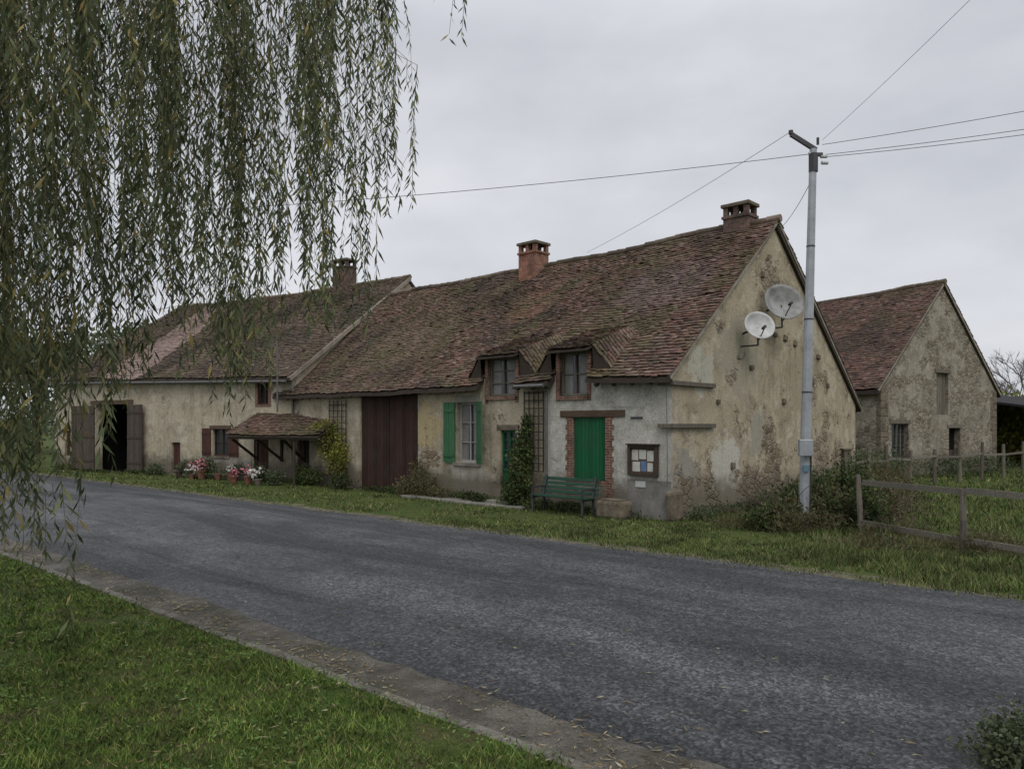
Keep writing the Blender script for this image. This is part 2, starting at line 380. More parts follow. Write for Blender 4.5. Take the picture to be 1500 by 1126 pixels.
def lawn_z(x,n): 
    e=max(0,min(1,(KN-n)/.5)); return .045+.05*e+.04*mnoise.noise(Vector((x*.6,n*.6,0)))*e+.018*mnoise.noise(Vector((x*3,n*3,4)))*e
V=[];F=[]
for i,x in enumerate(xs):
    for j,n in enumerate(ns):
        V.append(rw(x,n,lawn_z(x,n)))
        if i and j: q=i*len(ns)+j; F.append((q-len(ns)-1,q-1,q,q-len(ns)))
mkobj('lawn',V,F,M['ground'],smooth=True)

def inside(px,py,O,A,x0,x1,y0,y1):
    dx=px-O[0]; dy=py-O[1]; c,s=math.cos(A),math.sin(A); lx=dx*c+dy*s; ly=-dx*s+dy*c
    return (lx>x0)&(lx<x1)&(ly>y0)&(ly<y1)
def blades(P,h,w,lean=.5):
    n=len(P); a=rng.uniform(0,2*math.pi,n); S=np.stack([np.cos(a),np.sin(a),np.zeros(n)],1)
    b=rng.uniform(0,2*math.pi,n); Ln=np.stack([np.cos(b),np.sin(b),np.zeros(n)],1)*(h*lean*rng.uniform(.1,1.3,n)).reshape(-1,1)
    T=P+Ln; T[:,2]+=h
    V=np.stack([P-S*w.reshape(-1,1),P+S*w.reshape(-1,1),T],1).reshape(-1,3); return V,np.arange(3*n).reshape(-1,3)
g1=[(0.,(.036,.066,.012)),(.3,(.06,.108,.018)),(.6,(.098,.152,.028)),(.85,(.15,.185,.04)),(1.,(.21,.175,.08))]
g2_=[(0.,(.042,.062,.018)),(.35,(.066,.098,.025)),(.65,(.098,.130,.036)),(.85,(.14,.148,.055)),(1.,(.20,.165,.09))]
M['blade']=leafmat('lawn_blade',g1,0,.7,4.,.95); M['blade2']=leafmat('verge_blade',g2_,0,.7,.9,.8)
N=250000
r=rng.uniform(4.2,17,N); th=rng.uniform(math.radians(-50),math.radians(22),N); X=r*np.sin(th); Y=r*np.cos(th)
nn=X*RN[0]+Y*RN[1]; xx=X*RD[0]+Y*RD[1]
pat=np.array([mnoise.noise(Vector((a*1.1,b*1.1,7)))+.6*mnoise.noise(Vector((a*5,b*5,2))) for a,b in zip(X,Y)])
keep=(nn<KN-.01+.06*rng.normal(size=N))&(nn>-6)&(pat>-.5+rng.uniform(-.3,.2,N))
X,Y,nn,xx,r,pat=[q[keep] for q in (X,Y,nn,xx,r,pat)]
Z=np.array([lawn_z(a,b) for a,b in zip(xx,nn)])
V,F=blades(np.stack([X,Y,Z-.005],1),rng.uniform(.022,.06,len(X))*(1+.8*np.clip(pat,-.6,1)),(.0025+.0005*r)*rng.uniform(.7,1.5,len(X)),1.1)
mkobj('lawn_grass',V,F,M['blade'])
N=18000; r=4.3+rng.uniform(0,1,N)*8; th=rng.uniform(math.radians(-48),math.radians(20),N); X=r*np.sin(th); Y=r*np.cos(th)
nn=X*RN[0]+Y*RN[1]; xx=X*RD[0]+Y*RD[1]
pat=np.array([mnoise.noise(Vector((a*1.6,b*1.6,17))) for a,b in zip(X,Y)]); kp=(nn<KN)&(pat>.02+rng.uniform(-.1,.2,N)); X,Y,nn,xx=[q[kp] for q in (X,Y,nn,xx)]
Z=np.array([lawn_z(a,b) for a,b in zip(xx,nn)])+rng.uniform(.015,.05,len(X)); D=rng.normal(size=(len(X),3)); D[:,2]*=.25; D/=np.linalg.norm(D,axis=1,keepdims=True); L=rng.uniform(.018,.045,len(X))
V,F=leafquads(np.stack([X,Y,Z],1),D,L,L*.42); V[:,2]=np.repeat(Z,4)+rng.uniform(-.006,.006,len(V))
mkobj('clover_patches',V,F,leafmat('clover',[(0.,(.04,.085,.02)),(.6,(.08,.14,.03)),(1.,(.15,.19,.05))],0,.6,3.,.6))
N=260000
r=12+rng.uniform(0,1,N)**1.3*36; r=np.where(rng.uniform(size=N)<.35,rng.uniform(9.5,18,N),r); th=rng.uniform(math.radians(-42),math.radians(42),N); X=r*np.sin(th); Y=r*np.cos(th)
nn=X*RN[0]+Y*RN[1]
pat=np.array([mnoise.noise(Vector((a*.5,b*.5,3)))+.6*mnoise.noise(Vector((a*1.9,b*1.9,3))) for a,b in zip(X,Y)])
keep=(nn>11.85+.15*rng.normal(size=N)+.35*pat)&(pat>-.42+rng.uniform(-.15,.35,N))
for O,A,bx in ((H_O,H_A,(-18,.05,-.15,12.4)),(H_O,H_A,(-9.6,-4.2,-.85,0)),(L_O,L_A,(-19,1,-.3,14)),(B_O,B_A,(-.1,10,-.2,20))): keep&=~inside(X,Y,O,A,*bx)
X,Y,r,pat,nn=[q[keep] for q in (X,Y,r,pat,nn)]
hh=rng.uniform(.03,.085,len(X))*(1+1.2*np.clip(pat,-.6,1))*np.where(X>5,1.8,1.)
V,F=blades(np.stack([X,Y,np.full(len(X),-.012)],1),hh,(.0007*r)*rng.uniform(.7,1.4,len(X)),.8)
mkobj('verge_grass',V,F,M['blade2'])
N=11000; xx=rng.uniform(-22,7,N); t=rng.uniform(size=N)
nn=np.where(t<.62,rng.normal(4.32,.17,N),np.where(t<.8,rng.uniform(1,3.9,N),4.6+rng.uniform(0,1,N)**2*3))
cl=np.array([mnoise.noise(Vector((a*.9,b*2,5))) for a,b in zip(xx,nn)]); kp=cl>rng.uniform(-.4,.35,N); xx=xx[kp]; nn=nn[kp]; N=len(xx)
P=np.array([rw(a,b,(lawn_z(a,b)+.05 if b<KN else (.068 if b<KN+.14 else .012))) for a,b in zip(xx,nn)])
D=rng.normal(size=(N,3)); D[:,2]*=.1; D/=np.linalg.norm(D,axis=1,keepdims=True)
L=rng.uniform(.03,.09,N); 
a=leafquads(P,D,L,L*.10); V=a[0]; V[:,2]=np.repeat(P[:,2],4)+rng.uniform(0,.012,4*N)
M['fallen']=leafmat('fallen_leaf',[(0.,(.11,.075,.035)),(.5,(.22,.17,.085)),(1.,(.33,.30,.2))],.1)
mkobj('fallen_leaves',V,a[1],M['fallen'])

# ================================================================ RIGHT HOUSE
H=empty('farmhouse',(H_O[0],H_O[1],0),H_A)
EZ=3.67; RY=5.62; RZ=8.28; BY=12.2; BZ=3.13; SL=(RZ-EZ)/RY
def hsag(a,u): return -.12*math.sin(math.pi*min(1,max(0,a/18.)))*(.4+u*.6)+.10*mnoise.noise(Vector((a*.35,u*3,1)))+.035*mnoise.noise(Vector((a*1.3,u*7,5)))-.04*math.sin(u*math.pi)
O1=(-3.06,-1.99,.84,2.5)
OD1=(-3.53,-2.59,3.07,3.75); OD2=(-6.33,-5.2,3.14,3.75)
OW=(-7.72,-6.8,1.15,2.98); ODr=(-5.81,-5.2,.15,2.14); OB=(-12.87,-9.63,-.05,3.53); ODd=(-17.2,-16.3,0.,2.0)
wall('front_wall_white',M['wall_white'],H,-4.0,0,lambda x:EZ,[O1,OD1])
wall('front_wall_old',M['wall_old'],H,-18.2,-4.0,lambda x:EZ,[OD2,OW,ODr,OB,ODd])
def gh(y): return EZ+(RZ-EZ)*y/RY if y<RY else RZ-(RZ-BZ)*(y-RY)/(BY-RY)
wall('gable_wall',M['gable'],H,0,BY,gh,[],[RY],place=lambda y,z,d:(-d,y,z))
wall('back_wall',M['wall_old'],H,-18.2,0,lambda x:BZ,[],place=lambda x,z,d:(x,BY,z))
dorm=[(-3.72,-2.40),(-6.5,-5.02)]
def indorm(x): return any(a<x<b for a,b in dorm)
def skip(x,y,z): return indorm(x) and y<1.3
oh=.32
tiles('roof_tiles_front',(-18.6,-oh,EZ-oh*SL+.1),(.14,-oh,EZ-oh*SL+.1),(.14,RY,RZ+.1),(-18.6,RY,RZ+.1),M['t1'],H,w=.18,ex=.13,sag=hsag,skip=skip)
SB=(RZ-BZ)/(BY-RY)
tiles('roof_tiles_back',(.14,BY+oh,BZ-oh*SB+.1),(-18.6,BY+oh,BZ-oh*SB+.1),(-18.6,RY,RZ+.1),(.14,RY,RZ+.1),M['t1'],H,w=.3,ex=.2,sag=lambda a,u:hsag(18.6-a,u))
m=MB()
segs=[(-18.6,-6.5,-oh),(-6.5,-5.02,1.5),(-5.02,-3.72,-oh),(-3.72,-2.40,1.5),(-2.40,.1,-oh)]
for a,b,y0 in segs:
    N_=max(1,int((b-a)/.7))
    for i in range(N_):
        p=a+(b-a)*i/N_; q=a+(b-a)*(i+1)/N_
        ys=np.linspace(y0,RY,9)
        for ya,yb in zip(ys,ys[1:]):
            f=lambda x,y: (x,y,EZ+y*SL+.055+hsag(x+18.6,max(0,(y+oh)/(RY+oh))))
            slab(m,f(p,ya),f(q,ya),f(q,yb),f(p,yb),.11)
slab(m,(.1,BY+oh,BZ-oh*SB+.0),(-18.6,BY+oh,BZ-oh*SB+.0),(-18.6,RY,RZ-.1),(.1,RY,RZ-.1))
m.obj('roof_boards',M['slab'],H)
ridge('ridge_tiles',(-18.4,RY,RZ+.12),(.16,RY,RZ+.12),M['ridge'],H,sag=lambda t:hsag(t*18.6,1)*1.0)
m=MB(); m.beam((.07,-oh+.05,EZ-oh*SL-.0),(.07,RY,RZ-.0),.1,.09); m.beam((.07,BY+oh,BZ-oh*SB),(.07,RY,RZ),.1,.09); m.obj('verge_mortar',M['mortar'],H)
m=MB(); x=-17.5
while x<-.1:
    if not indorm(x): m.beam((x,-oh+.04,EZ-oh*SL-.10),(x,.1,EZ+.1*SL-.10),.08,.1)
    x+=.55
m.obj('rafter_ends',M['darkwood'],H)
m=MB()
m.cyl((-3.93,-.1,.1),(-3.93,-.1,3.2),.04,.04,8); m.cyl((-3.93,-.1,3.2),(-3.93,-oh-.05,3.40),.04,.04,8)
m.cyl((-4.9,-oh-.06,EZ-oh*SL-.03),(-3.8,-oh-.06,EZ-oh*SL-.04),.05,.05,8)
m.obj('gutter_and_downpipe',M['zinc'],H)
def bigrid(m,p0,p1,p2,p3,dz,n=6):
    p=[np.array(q,float) for q in (p0,p1,p2,p3)]
    P=lambda a,u:(p[0]*(1-a)+p[1]*a)*(1-u)+(p[3]*(1-a)+p[2]*a)*u+np.array((0,0,dz))
    for i in range(n):
        for j in range(n):
            m.poly([P(i/n,j/n),P((i+1)/n,j/n),P((i+1)/n,(j+1)/n),P(i/n,(j+1)/n)])
for di,(a,b) in enumerate(dorm):
    op=OD1 if di==0 else OD2
    za=4.27; m=MB(); 
    m.box(a+.06,op[0],-.02,.25,2.95,za); m.box(op[1],b-.06,-.02,.25,2.95,za); m.obj('dormer_brick_jambs_%d'%di,M['brick'],H)
    m=MB(); m.box(a+.04,b-.04,-.04,.24,za,za+.10); m.obj('dormer_lintel_%d'%di,M['darkwood'],H)
    m=MB(); m.box(op[0]-.05,op[1]+.05,-.06,.1,op[2]-.1,op[2]); m.obj('dormer_sill_%d'%di,M['brick'],H)
    sl_=.36; z0=za+.12-.34*sl_; y0=-.34; y1=(za+.12-EZ-.0)/(SL-sl_)+.12; z1=z0+(y1-y0)*sl_
    m=MB(); 
    for xx0,xx1 in ((a+.06,a+.16),(b-.16,b-.06)):
        m.hexa([(xx0,.25,3.7),(xx1,.25,3.7),(xx1,y1-.2,EZ+(y1-.2)*SL-.05),(xx0,y1-.2,EZ+(y1-.2)*SL-.05),(xx0,.25,za+.08),(xx1,.25,za+.08),(xx1,y1-.2,z1-.1),(xx0,y1-.2,z1-.1)])
    m.obj('dormer_cheeks_%d'%di,M['wall_old'],H)
    tiles('dormer_tiles_%d'%di,(a-.06,y0,z0+.06),(b+.06,y0,z0+.06),(b+.06,y1,z1+.06),(a-.06,y1,z1+.06),M['t1'],H,w=.18,ex=.13,sag=lambda a_,u:.03*mnoise.noise(Vector((a_*1.5,u*3,di))))
    m=MB(); slab(m,(a-.04,y0+.02,z0+.02),(b+.04,y0+.02,z0+.02),(b+.04,y1,z1+.01),(a-.04,y1,z1+.01),.06)
    for sx,ox,tg in ((a-.06,-.55,'l'),(b+.06,.55,'r')):
        T=lambda x,y: (x,y,EZ+y*SL+.12+hsag(x+18.6,(y+oh)/(RY+oh)))
        pts=[(sx,-.12,z0+.13),T(sx+ox,-.05),T(sx+ox*.8,y1*.8),(sx,y1,z1+.08)]
        q=(pts[1],pts[0],pts[3],pts[2]) if ox<0 else pts
        tiles('dormer_valley_%d_%s'%(di,tg),*q,M['t1'],H,w=.18,ex=.13); bigrid(m,*q,-.03)
        m.poly([(sx,-.11,z0+.08),(sx+ox*.97,-.04,EZ+.05),(sx,-.04,EZ-.05)])
    m.obj('dormer_boards_%d'%di,M['slab'],H)
def window(nm,par,x0,x1,z0,z1,y,fm,nx=2,nz=2,gm='glass',fw=.05,curt=False):
    m=MB(); m.box(x0,x1,y+.035,y+.045,z0,z1); m.obj(nm+'_glass',M[gm],par)
    m=MB(); m.box(x0,x0+fw,y-.02,y+.03,z0,z1); m.box(x1-fw,x1,y-.02,y+.03,z0,z1); m.box(x0+fw,x1-fw,y-.02,y+.03,z0,z0+fw); m.box(x0+fw,x1-fw,y-.02,y+.03,z1-fw,z1)
    for i in range(1,nx):
        c=x0+(x1-x0)*i/nx; m.box(c-.022,c+.022,y-.015,y+.028,z0+fw,z1-fw)
    for i in range(1,nz):
        c=z0+(z1-z0)*i/nz; m.box(x0+fw,x1-fw,y-.01,y+.025,c-.012,c+.012)
    m.obj(nm+'_frame',M[fm],par)
    if curt:
        m=MB()
        for i in range(14):
            xa=x0+fw+(x1-x0-2*fw)*i/14; xb=x0+fw+(x1-x0-2*fw)*(i+1)/14
            if 5<=i<9: continue
            m.poly([(xa,y+.033-.003*(i%2),z0+fw),(xb,y+.033-.003*((i+1)%2),z0+fw),(xb,y+.033-.003*((i+1)%2),z1-fw),(xa,y+.033-.003*(i%2),z1-fw)])
        m.obj(nm+'_curtain',M['curtain2'],par)
def planks(nm,par,x0,x1,z0,z1,y,mat,w=.14,th=.035,bars=(),place=None):
    m=MB(); n=max(1,round((x1-x0)/w)); W=(x1-x0)/n
    def bx(a,b,c,d,e,f):
        if place is None: m.box(a,b,c,d,e,f)
        else: m.hexa([place(*p) for p in [(a,c,e),(b,c,e),(b,d,e),(a,d,e),(a,c,f),(b,c,f),(b,d,f),(a,d,f)]])
    for i in range(n):
        j=random.uniform(-.004,.004); bx(x0+i*W+.004,x0+(i+1)*W-.004,y+j,y+th+j,z0+random.uniform(0,.02),z1)
    for z in bars: bx(x0+.02,x1-.02,y-.025,y-.005,z-.05,z+.05)
    return m.obj(nm,M[mat],par)
window('window_dormer_r',H,OD1[0],OD1[1],3.09,4.26,.12,'oldwood',2,2,curt=True)
window('window_dormer_l',H,OD2[0]+.02,OD2[1]-.02,3.16,4.26,.12,'oldwood',2,3,curt=True)
window('window_main',H,OW[0],OW[1],OW[2],OW[3],.16,'frame',2,3,fw=.06,curt=True)
planks('green_shutter_closed',H,O1[0],O1[1],O1[2],O1[3],.05,'green',.12,.04,bars=())
M_=MB()
for sgn,xa in ((0,O1[0]),(1,O1[1])):
    z=.25; q=0
    while z<2.5:
        wd=.21 if q%2 else .26; zz=min(2.5,z+.137)
        if sgn==0: M_.box(xa-wd,xa,-.015,.2,z+.001,zz)
        else: M_.box(xa,xa+wd,-.015,.2,z+.001,zz)
        z+=.137; q+=1
M_.box(O1[0],O1[1],-.02,.2,.72,.84); M_.obj('brick_surround',M['brick'],H)
MB().box(-3.5,-1.38,-.035,.2,2.505,2.68).obj('timber_lintel',M['beam'],H,bevel=.01)
MB().box(-1.2,-.85,-.02,.1,2.45,2.5).obj('iron_strap',M['dmetal'],H)
MB().box(O1[0],O1[1],-.012,.2,-.2,.715).obj('brick_apron',M['wall_white'],H)
planks('green_shutter_left',H,-8.28,-7.76,1.12,3.0,-.07,'green2',.13,.035,bars=(1.35,2.75))
ca,sa=math.cos(math.radians(28)),math.sin(math.radians(28))
planks('green_shutter_right',H,0,.54,1.12,3.0,-.02,'green2',.13,.035,bars=(1.35,2.75),place=lambda x,y,z:(-6.78+x*ca+y*sa,-.04-x*sa+y*ca,z))
MB().box(-7.85,-6.65,-.07,.1,1.03,1.14).obj('window_sill',M['stonel'],H,bevel=.01)
MB().box(-7.8,-6.7,-.025,.1,2.99,3.2).obj('stone_lintel',M['stonel'],H,bevel=.01)
planks('green_door_panel',H,ODr[0],ODr[1],ODr[2],.95,.1,'green',.15)
window('green_door_light',H,ODr[0],ODr[1],.95,ODr[3],.1,'green',2,4,fw=.07)
MB().box(-5.95,-5.05,-.02,.1,2.15,2.3).obj('door_lintel',M['stone'],H)
MB().box(-5.95,-5.05,-.45,.0,-.1,.13).obj('door_step',M['stonel'],H,bevel=.02)
planks('barn_door_l',H,OB[0],-11.26,.06,3.5,.06,'brown',.17,.05); planks('barn_door_r',H,-11.24,OB[1],.06,3.5,.065,'brown',.17,.05)
MB().box(OB[0],OB[1],.14,.17,-.1,3.52).obj('barn_door_back',M['black'],H)
MB().box(OB[0]-.2,OB[1]+.2,-.03,.2,3.5,3.66).obj('barn_door_lintel',M['darkwood'],H)
planks('dark_door',H,ODd[0],ODd[1],.02,1.98,.1,'darkwood',.15)
for nm,a,b,z0,z1 in (('trellis_l',-14.8,-13.7,.4,3.2),('trellis_r',-4.80,-4.08,1.0,3.25)):
    m=MB(); n=5
    for i in range(n): x=a+(b-a)*i/(n-1); m.box(x-.016,x+.016,-.07,-.05,z0,z1)
    z=z0
    while z<z1: m.box(a,b,-.085,-.071,z-.014,z+.014); z+=.22
    m.obj(nm,M['darkwood'],H)
for i,(z,a,b) in enumerate(((3.30,-.35,1.95),(2.27,-.35,1.95))):
    m=MB(); m.box(.0,.10,-.04,b,z-.05,z+.06); m.box(a,.10,-.12,-.04,z-.045,z+.055); m.obj('corner_tie_%d'%i,M['oldwood'],H,bevel=.008)
m=MB()
for y,z in ((4.1,3.9),(5.0,4.9),(5.6,4.95),(6.3,4.9),(7.0,4.8),(6.2,3.0),(8.4,3.7),(8.8,4.5),(3.0,1.2),(9.6,3.6),(4.8,6.6),(6.6,6.4),(2.2,2.9)):
    m.obox((.02,y,z),(.1,random.uniform(.14,.26),random.uniform(.12,.2)),Matrix.Rotation(random.uniform(-.3,.3),3,'X'))
m.obj('putlog_stones',M['stone'],H,bevel=.03)
MB().obox((.03,.05,.35),(.25,.5,.75),Matrix.Rotation(.1,3,'X')).obj('corner_guard_stone',M['stone'],H,bevel=.08)
m=MB(); x=-9.5
while x<-4.3:
    w_=random.uniform(.4,.8); m.box(x,x+w_-.03,-.85+random.uniform(-.08,.08),-.42,-.03,.035+random.uniform(0,.02)); m.box(x+.1,x+w_+.05,-.40,-.03,-.03,.04+random.uniform(0,.02)); x+=w_
m.obj('flagstones',M['stonel'],H,bevel=.015)
def chimney(nm,par,x,y,wx,wy,z0,z1,bm):
    m=MB(); m.box(x-wx/2,x+wx/2,y-wy/2,y+wy/2,z0,z1-.36); m.box(x-wx/2-.04,x+wx/2+.04,y-wy/2-.04,y+wy/2+.04,z1-.44,z1-.36)
    for i in (-1,0,1): m.box(x+i*(wx/2-.07)-.07,x+i*(wx/2-.07)+.07,y-wy/2,y-wy/2+.14,z1-.36,z1-.1); m.box(x+i*(wx/2-.07)-.07,x+i*(wx/2-.07)+.07,y+wy/2-.14,y+wy/2,z1-.36,z1-.1)
    m.obj(nm,M[bm],par)
    MB().box(x-wx/2-.06,x+wx/2+.06,y-wy/2-.06,y+wy/2+.06,z1-.1,z1).obj(nm+'_cap',M['stone'],par,bevel=.01)
chimney('chimney_r',H,-1.1,RY,.8,.6,7.7,9.0,'brickd'); chimney('chimney_m',H,-9.35,RY-.25,.85,.75,7.4,9.15,'brick2')
def dish(nm,par,y,z,R,mat,off):
    e=Vector((off,y,z)); d=Vector((.8,-.55,.28)).normalized(); q=d.to_track_quat('Z','Y').to_matrix()
    V=[];F=[];nr=7;na=28
    for i in range(nr+1):
        for j in range(na):
            rr=R*i/nr; a=2*math.pi*j/na; V.append(tuple(e+q@Vector((rr*math.cos(a)*1.08,rr*math.sin(a)*.95,.35*rr*rr/R-.15*R))))
            if i: F.append(((i-1)*na+j,(i-1)*na+(j+1)%na,i*na+(j+1)%na,i*na+j))
    o=mkobj(nm,V,F,M[mat],par,True); s=o.modifiers.new('s','SOLIDIFY'); s.thickness=.02
    m=MB(); m.cyl(e-d*.1,(0,y+.1,z-.15),.03); m.cyl(e-d*.05+Vector((0,0,-.05)),e-Vector((0,0,R*1.2)),.025); m.cyl(e-Vector((0,0,R*1.2)),(0,y,z-R*1.2),.022)
    tip=e+d*R*.9-Vector((0,0,R*.35)); m.cyl(e-Vector((0,0,R*.9))+d*.05,tip,.015); m.cyl(tip,tip-d*.16,.045,.035); m.obj(nm+'_mount',M['dmetal'],par)
dish('satellite_dish_big',H,5.0,5.75,.57,'dish',.5); dish('satellite_dish_small',H,3.5,4.95,.42,'dishw',.5)

e=empty('notice_board',(H_O[0],H_O[1],0),H_A)
m=MB(); x0,x1,z0,z1=-1.24,-.38,1.03,1.80
m.box(x0,x1,-.1,-.003,z0,z0+.07); m.box(x0,x1,-.1,-.003,z1-.07,z1); m.box(x0,x0+.07,-.1,-.003,z0+.07,z1-.07); m.box(x1-.07,x1,-.1,-.003,z0+.07,z1-.07); m.box(x0-.04,x1+.04,-.14,-.003,z1,z1+.03)
m.obj('frame',M['darkwood'],e)
MB().box(x0+.07,x1-.07,-.04,-.004,z0+.07,z1-.07).obj('back',M['beam'],e)
m=MB()
for a,b,c,d in ((-1.14,-.95,1.42,1.68),(-.92,-.72,1.45,1.68),(-.69,-.5,1.4,1.66),(-1.12,-.9,1.14,1.38),(-.68,-.52,1.15,1.36)): m.box(a,b,-.047,-.041,c,d)
m.obj('papers',M['paper'],e); MB().box(-.87,-.71,-.047,-.041,1.15,1.4).obj('poster',M['paperb'],e)
MB().box(-1.3,-.03,-.012,.05,-.1,.93).obj('grey_render_patch',plain('grey_render',(.24,.23,.21),.9,.1,0,.5,2),H)
MB().box(-1.05,-.75,-.03,-.012,.75,.9).obj('small_box',M['cream'],H)

e=empty('park_bench',(H_O[0],H_O[1],0),H_A); GB=woodmat('bench_green',(.012,.045,.028),(.022,.065,.04),.55,vert=False)
m=MB(); x0,x1=-3.75,-1.85
for i in range(4): m.box(x0,x1,-1.02+i*.115,-.93+i*.115,.43,.46)
m.obj('seat',GB,e,bevel=.006); m=MB()
for i in range(4): z=.54+i*.11; y=-.52+i*.035; m.obox(((x0+x1)/2,y,z),(x1-x0,.03,.085),Matrix.Rotation(-.28,3,'X'))
m.obj('backrest',GB,e,bevel=.006); m=MB()
for x in (x0+.12,x1-.12):
    m.beam((x,-1.0,0),(x,-.96,.43),.05,.05); m.beam((x,-.55,.0),(x,-.55,.45),.05,.05); m.beam((x,-.56,.45),(x,-.42,.96),.05,.05); m.beam((x,-1.03,.40),(x,-.5,.41),.05,.05)
    m.beam((x,-1.0,.66),(x,-.48,.66),.06,.04); m.beam((x,-1.0,.43),(x,-1.0,.66),.04,.04)
m.obj('legs',M['dmetal'],e)
e=empty('stone_trough',(H_O[0],H_O[1],0),H_A); MB().box(-1.75,-.95,-.75,-.25,-.02,.42).obj('block',M['stone'],e,bevel=.07); MB().box(-1.65,-1.05,-.68,-.32,.41,.46).obj('lip',M['stone'],e,bevel=.02)

# ================================================================ LEFT BUILDING
Lb=empty('stone_barn_house',(L_O[0],L_O[1],0),L_A)
LW=17.9; ez=lambda x:4.33+(-x/LW)*.42; rz=lambda x:9.35-.05*(-x/LW); LY=7.24
A1=(-14.1,-11.3,-.05,3.3); A2=(-7.95,-7.3,.25,1.5); A3=(-5.05,-3.95,.95,2.12); A4=(-2.09,-1.45,3.15,4.0); A5=(-2.35,-1.45,0,2.0); A6=(-16.95,-16.4,.7,2.0)
wall('front_wall',M['left'],Lb,-LW,0,ez,[A1,A2,A3,A4,A5,A6],depth=.35)
def lg(x): return lambda y: ez(x)+(rz(x)-ez(x))*(y/LY) if y<LY else rz(x)-(rz(x)-ez(x))*((y-LY)/LY)
wall('gable_wall_r',M['left'],Lb,0,2*LY,lg(0),[],[LY],place=lambda y,z,d:(0,y,z)); wall('gable_wall_l',M['left'],Lb,0,2*LY,lg(-LW),[],[LY],place=lambda y,z,d:(-LW,y,z))
sl=(9.35-4.33)/LY
def lsag(a,u): return -.12*math.sin(math.pi*a/LW)*u+.10*mnoise.noise(Vector((a*.35,u*3,9)))
pk=lambda x,y,z: -13.1-.26*y+.1*math.sin(y*9)< x < -10.2-.30*y+.1*math.sin(y*7)
LT=((-LW-.15,-.3,ez(-LW)-.3*sl+.1),(.12,-.3,ez(0)-.3*sl+.1),(.12,LY,rz(0)+.1),(-LW-.15,LY,rz(-LW)+.1))
tiles('roof_tiles_front',*LT,M['t2'],Lb,w=.2,ex=.15,sag=lsag,skip=pk)
tiles('roof_tiles_newer',*LT,M['t4'],Lb,w=.2,ex=.15,sag=lsag,skip=lambda x,y,z: not pk(x,y,z))
m=MB(); n=14
for i in range(n):
    for j in range(6):
        p=-LW-.1+(LW+.18)*i/n; q=-LW-.1+(LW+.18)*(i+1)/n; ya=-.3+(LY+.3)*j/6; yb=-.3+(LY+.3)*(j+1)/6
        g=lambda x,y:(x,y,ez(x)+(rz(x)-ez(x))*y/LY+.04+lsag(x+LW,(y+.3)/(LY+.3)))
        slab(m,g(p,ya),g(q,ya),g(q,yb),g(p,yb),.1)
slab(m,(.08,2*LY+.3,ez(0)-.2),(-LW-.1,2*LY+.3,ez(-LW)-.2),(-LW-.1,LY,rz(-LW)),(.08,LY,rz(0)))
m.obj('roof_boards',M['slab'],Lb)
ridge('ridge_tiles',(-LW,LY,9.42),(.1,LY,9.47),M['ridge'],Lb,sag=lambda t:lsag(t*LW,1))
m=MB(); m.beam((.09,-.3,ez(0)-.3*sl),(.09,LY,9.36),.14,.16); m.obj('verge_mortar',M['mortar'],Lb)
chimney('chimney',Lb,-4.2,LY,1.0,.7,8.8,10.75,'brickd')
m=MB(); m.cyl((-17.9,-.38,ez(-LW)-.3),(0,-.38,ez(0)-.3),.05,.05,8); m.cyl((-.35,-.5,2.8),(-.35,-.5,5.9),.035,.035,8); m.cyl((-.35,-.5,3.6),(-.35,0,3.6),.03,.03,8); m.cyl((.1,-.12,.1),(.1,-.12,4.1),.045,.045,8); m.obj('gutter_and_pipe',M['zinc'],Lb)
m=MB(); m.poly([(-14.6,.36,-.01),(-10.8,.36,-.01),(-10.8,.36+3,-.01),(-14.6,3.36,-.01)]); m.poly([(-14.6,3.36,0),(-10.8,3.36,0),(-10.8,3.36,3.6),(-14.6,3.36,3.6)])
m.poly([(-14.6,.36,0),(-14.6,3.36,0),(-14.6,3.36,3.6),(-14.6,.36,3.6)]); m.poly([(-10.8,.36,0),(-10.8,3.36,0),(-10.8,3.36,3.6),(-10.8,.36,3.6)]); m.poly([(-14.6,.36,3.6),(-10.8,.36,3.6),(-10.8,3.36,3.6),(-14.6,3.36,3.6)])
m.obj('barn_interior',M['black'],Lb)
def swing(px,sg,deg):
    c_,s_=math.cos(math.radians(deg)),math.sin(math.radians(deg))
    return lambda x,y,z:(px+sg*(x*c_)+y*s_*sg, -.08-x*s_+y*c_, z)
planks('barn_leaf_l',Lb,0,1.45,.08,3.25,0,'greywood',.17,.05,bars=(.5,1.7,2.9),place=swing(-14.12,-1,14))
planks('barn_leaf_r',Lb,0,1.45,.08,3.25,0,'greywood',.17,.05,bars=(.5,1.7,2.9),place=swing(-11.28,1,7))
m=MB(); m.box(-12.9,-12.2,.9,1.6,0,1.2); m.box(-12.05,-11.7,.7,1.0,0,1.5); m.obj('barn_clutter',M['darkwood'],Lb)
MB().box(-14.5,-10.9,-.04,.2,3.3,3.5).obj('barn_lintel',M['beam'],Lb)
planks('hatch',Lb,A2[0],A2[1],A2[2],A2[3],.12,'brownred',.13); MB().box(-8.05,-7.2,-.02,.1,.14,.25).obj('hatch_sill',M['stone'],Lb)
planks('hatch_far',Lb,A6[0],A6[1],A6[2],A6[3],.12,'brownred',.13)
window('window_low',Lb,A3[0],A3[1],A3[2],A3[3],.14,'brownred',2,2)
planks('shutter_a',Lb,-5.68,-5.1,.93,2.15,-.06,'brownred',.14,bars=(1.1,1.95)); planks('shutter_b',Lb,-3.9,-3.3,.93,2.15,-.06,'brownred',.14,bars=(1.1,1.95))
MB().box(-5.15,-3.85,-.06,.1,.85,.95).obj('window_low_sill',M['stone'],Lb); MB().box(-5.2,-3.8,-.03,.1,2.12,2.27).obj('window_low_lintel',M['beam'],Lb)
